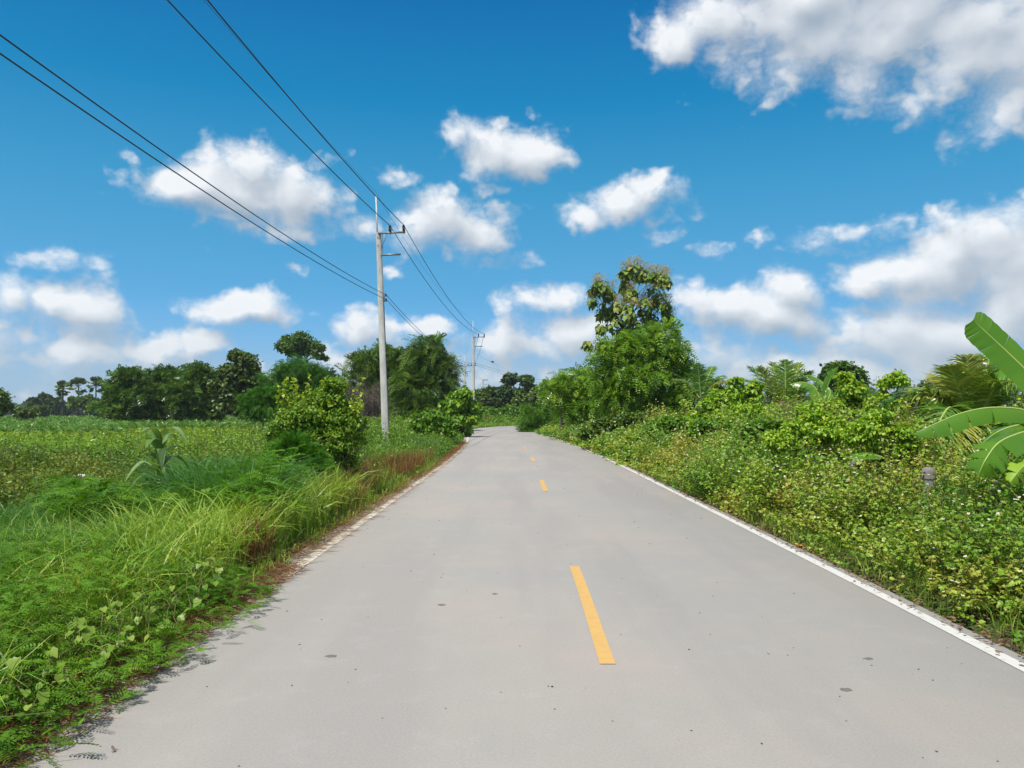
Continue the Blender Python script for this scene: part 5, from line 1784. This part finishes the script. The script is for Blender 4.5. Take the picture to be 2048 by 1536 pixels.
def banana_leaf(t, origin, pts, hw, normal, angs=(.5, .5), lab=None, mats=None, rows_=40, tear=.6, name='leaf', tipw=.12):
    c = curve3(pts, rows_ + 1)
    T = norm(np.gradient(c, axis=0))
    nv = np.asarray(normal, float)
    N = norm(nv - (T @ nv)[:, None] * T)
    A = np.cross(T, N)
    u = np.linspace(0, 1, rows_ + 1)
    w = hw * np.minimum(1, (u / .14)) ** .6 * (1 - np.clip((u - .72) / .28, 0, 1) ** 2.2 * (1 - tipw)) + .004
    mb = MB()
    cs = np.linspace(0, 1, 6)
    for sg, ang in ((-1, angs[0]), (1, angs[1])):
        i = 0
        while i < rows_:
            g = int(R.integers(3, 9)) if tear > 0 else rows_
            j = min(rows_, i + g)
            a0 = ang + R.normal(0, .10) * tear
            da = R.normal(0, .06) * tear
            rr = np.arange(i, j + 1)
            # shrink a torn piece at its rim so that the slit opens
            sh = np.zeros(len(rr))
            sh[0], sh[-1] = tear * .22, -tear * .22
            P = []
            for q_, k in enumerate(rr):
                aa = a0 + da * (q_ / max(1, len(rr) - 1))
                th = aa * (.55 + .75 * cs)
                step = w[k] / 5
                d = (sg * A[k][None] * np.cos(th)[:, None] - N[k][None] * np.sin(th)[:, None]) * step
                pth = np.vstack([np.zeros(3), np.cumsum(d[1:], 0)])
                slide = T[k] * ((sh[q_] * np.linalg.norm(c[1] - c[0]) * 1.6 + .22 * w[k])) * (cs ** 1.5)[:, None]
                P.append(c[k] + pth + slide + N[k] * .006 * np.sin(k * 2.1) * cs[:, None])
            P = np.array(P)
            n, m_ = P.shape[:2]
            I, J = np.meshgrid(np.arange(n - 1), np.arange(m_ - 1), indexing='ij')
            f = np.stack([I * m_ + J, I * m_ + J + 1, (I + 1) * m_ + J + 1, (I + 1) * m_ + J], -1).reshape(-1, 4)
            mb.add(P.reshape(-1, 3), f, np.clip(.45 + R.normal(0, .12), 0, 1))
            i = j
    o = tag(mb.build(name, (mats or G_BANANA), t, origin=origin, smooth=True), lab)
    r = MB()
    tube(r, c - N * .004, np.linspace(.022, .004, rows_ + 1) * (hw / .28) ** .5, 7)
    r.build('midrib', MIDRIB, o, origin=(0, 0, 0), smooth=True)
    mo = o.children[0]
    me = mo.data
    co = np.empty(len(me.vertices) * 3, np.float32)
    me.vertices.foreach_get('co', co)
    me.vertices.foreach_set('co', (co.reshape(-1, 3) - np.asarray(origin, np.float32)).ravel())
    return o


def near_banana():
    base = gpt(2170, 9.0)
    t = thing('banana_plant', 'banana plant with huge leaves reaching in from the right edge', 'banana plant', base)
    crown = at(2165, 815, 9.0)
    mb = MB()
    tube(mb, [base - (0, 0, .1), base + (0, 0, .8), crown], [.13, .11, .07], 12)
    mb.build('stem', plainmat('banana_stem', (.16, .19, .07), .45), t, origin=base, smooth=True)
    A = lambda *p: at(*p)
    banana_leaf(t, base, [crown, A(2100, 835, 8.75), A(2040, 818, 8.6), A(1980, 815, 8.5), A(1925, 825, 8.5), A(1872, 846, 8.5), A(1826, 868, 8.5)], .19, (-.05, -.35, 1), (.75, 1.15), 'long arching leaf with torn strips along its lower half')
    banana_leaf(t, base, [crown, A(2110, 800, 9), A(2060, 748, 9.1), A(2005, 695, 9.2), A(1965, 658, 9.25), A(1946, 640, 9.25)], .215, (.25, -1, -.1), (.12, .25), 'upright leaf with blunt tip against the clouds', tear=.10, tipw=.5)
    banana_leaf(t, base, [crown, A(2100, 850, 8.6), A(2040, 866, 8.3), A(1998, 885, 8.1), A(1972, 918, 8.0), A(1956, 952, 8.0)], .21, (.1, -.6, .8), (.3, .7), 'lower leaf hanging down in torn pieces', tear=.9)
    banana_leaf(t, base, [crown, A(2110, 850, 8.9), A(2050, 848, 8.9), A(1998, 862, 8.95), A(1960, 890, 9.0)], .24, (.0, -.6, .8), (.6, .9), 'shaded leaf below the arching one', tear=.8)
    banana_leaf(t, base, [crown, A(2110, 780, 9.4), A(2060, 745, 9.6), A(2015, 738, 9.7), A(1990, 745, 9.8)], .2, (.2, -.5, .9), (.4, .6), 'small dark leaf behind the upright one', tear=.4)
    banana_leaf(t, base, [crown, A(2190, 740, 8.9), A(2230, 650, 8.9), A(2290, 600, 8.9)], .28, (-.4, -.6, .5), (.3, .3))
    banana_leaf(t, base, [crown, A(2260, 790, 8.6), A(2360, 800, 8.3), A(2420, 860, 8.2)], .28, (0, -.3, 1), (.5, .5))
    banana_leaf(t, base, [crown, A(2100, 900, 8.3), A(2050, 930, 8.0), A(2020, 965, 7.9)], .12, (.2, -.7, .5), (.5, .8), 'small yellowing leaf low down', mats=G_YELLOW, tear=.8)


near_banana()


def far_banana():
    base = gpt(1650, 24)
    t = thing('banana_plant', 'small banana plant behind the tall vine shrub, one leaf standing upright', 'banana plant', base)
    c = at(1648, 815, 24)
    mb = MB()
    tube(mb, [base - (0, 0, .1), c], [.13, .08], 10)
    mb.build('stem', plainmat('banana_stem_shaded', (.14, .17, .07), .5), t, origin=base, smooth=True)
    A = lambda *p: at(*p)
    for pts, hw, nn in (([c, A(1652, 785, 24), A(1662, 755, 24), A(1676, 738, 24)], .15, (.5, -.9, .2)), ([c, A(1630, 775, 24.3), A(1605, 764, 24.5), A(1580, 768, 24.6)], .25, (0, -.5, 1)),
                        ([c, A(1660, 780, 24.6), A(1625, 752, 25), A(1606, 752, 25)], .14, (0, -.6, 1)), ([c, A(1690, 780, 24), A(1722, 775, 24), A(1745, 790, 24)], .15, (0, -.5, 1)), ([c, A(1630, 800, 23.4), A(1600, 810, 23), A(1585, 835, 22.8)], .13, (0, -.6, 1))):
        banana_leaf(t, base, pts, hw, nn, (.5, .6), rows_=20)


far_banana()


def taro():
    p = at(1733, 914, 11.3)
    base = gpt(1733, 11.3)
    t = thing('broad_leaf_plant', 'single broad flat green leaf lying over the weeds by the small post', 'plant', base)
    mb = MB()
    tube(mb, [base, (p[0] + .1, p[1], p[2] - .3), (p[0] + .12, p[1], p[2] - .02)], [.012, .01, .008], 6)
    mb.build('stalk', STEM, t, origin=base)
    banana_leaf(t, base, [p + (.24, .02, .0), p + (.1, 0, .03), p + (-.1, 0, .02), p + (-.24, 0, -.03)], .085, (0, -.55, .9), (.2, .2), rows_=14, tear=0)


taro()


# ================================================================== moist air
def haze():
    mb = MB()
    x0, x1, y0, y1, z0, z1 = -520, 520, -60, 620, -1.5, 19.0
    P = [(x, y, z) for z in (z0, z1) for y in (y0, y1) for x in (x0, x1)]
    mb.add(P, [(0, 2, 3, 1), (4, 5, 7, 6), (0, 1, 5, 4), (2, 6, 7, 3), (0, 4, 6, 2), (1, 3, 7, 5)])
    m = bpy.data.materials.new('moist_air')
    m.use_nodes = True
    t = m.node_tree
    t.nodes.clear()
    v = t.nodes.new('ShaderNodeVolumePrincipled')
    v.inputs['Color'].default_value = (0.86, 0.92, 1.0, 1)
    v.inputs['Density'].default_value = 0.00018
    o = t.nodes.new('ShaderNodeOutputMaterial')
    t.links.new(v.outputs[0], o.inputs['Volume'])
    tag(mb.build('haze', m), 'thin pale haze over the fields', 'haze', kind='stuff')


haze()
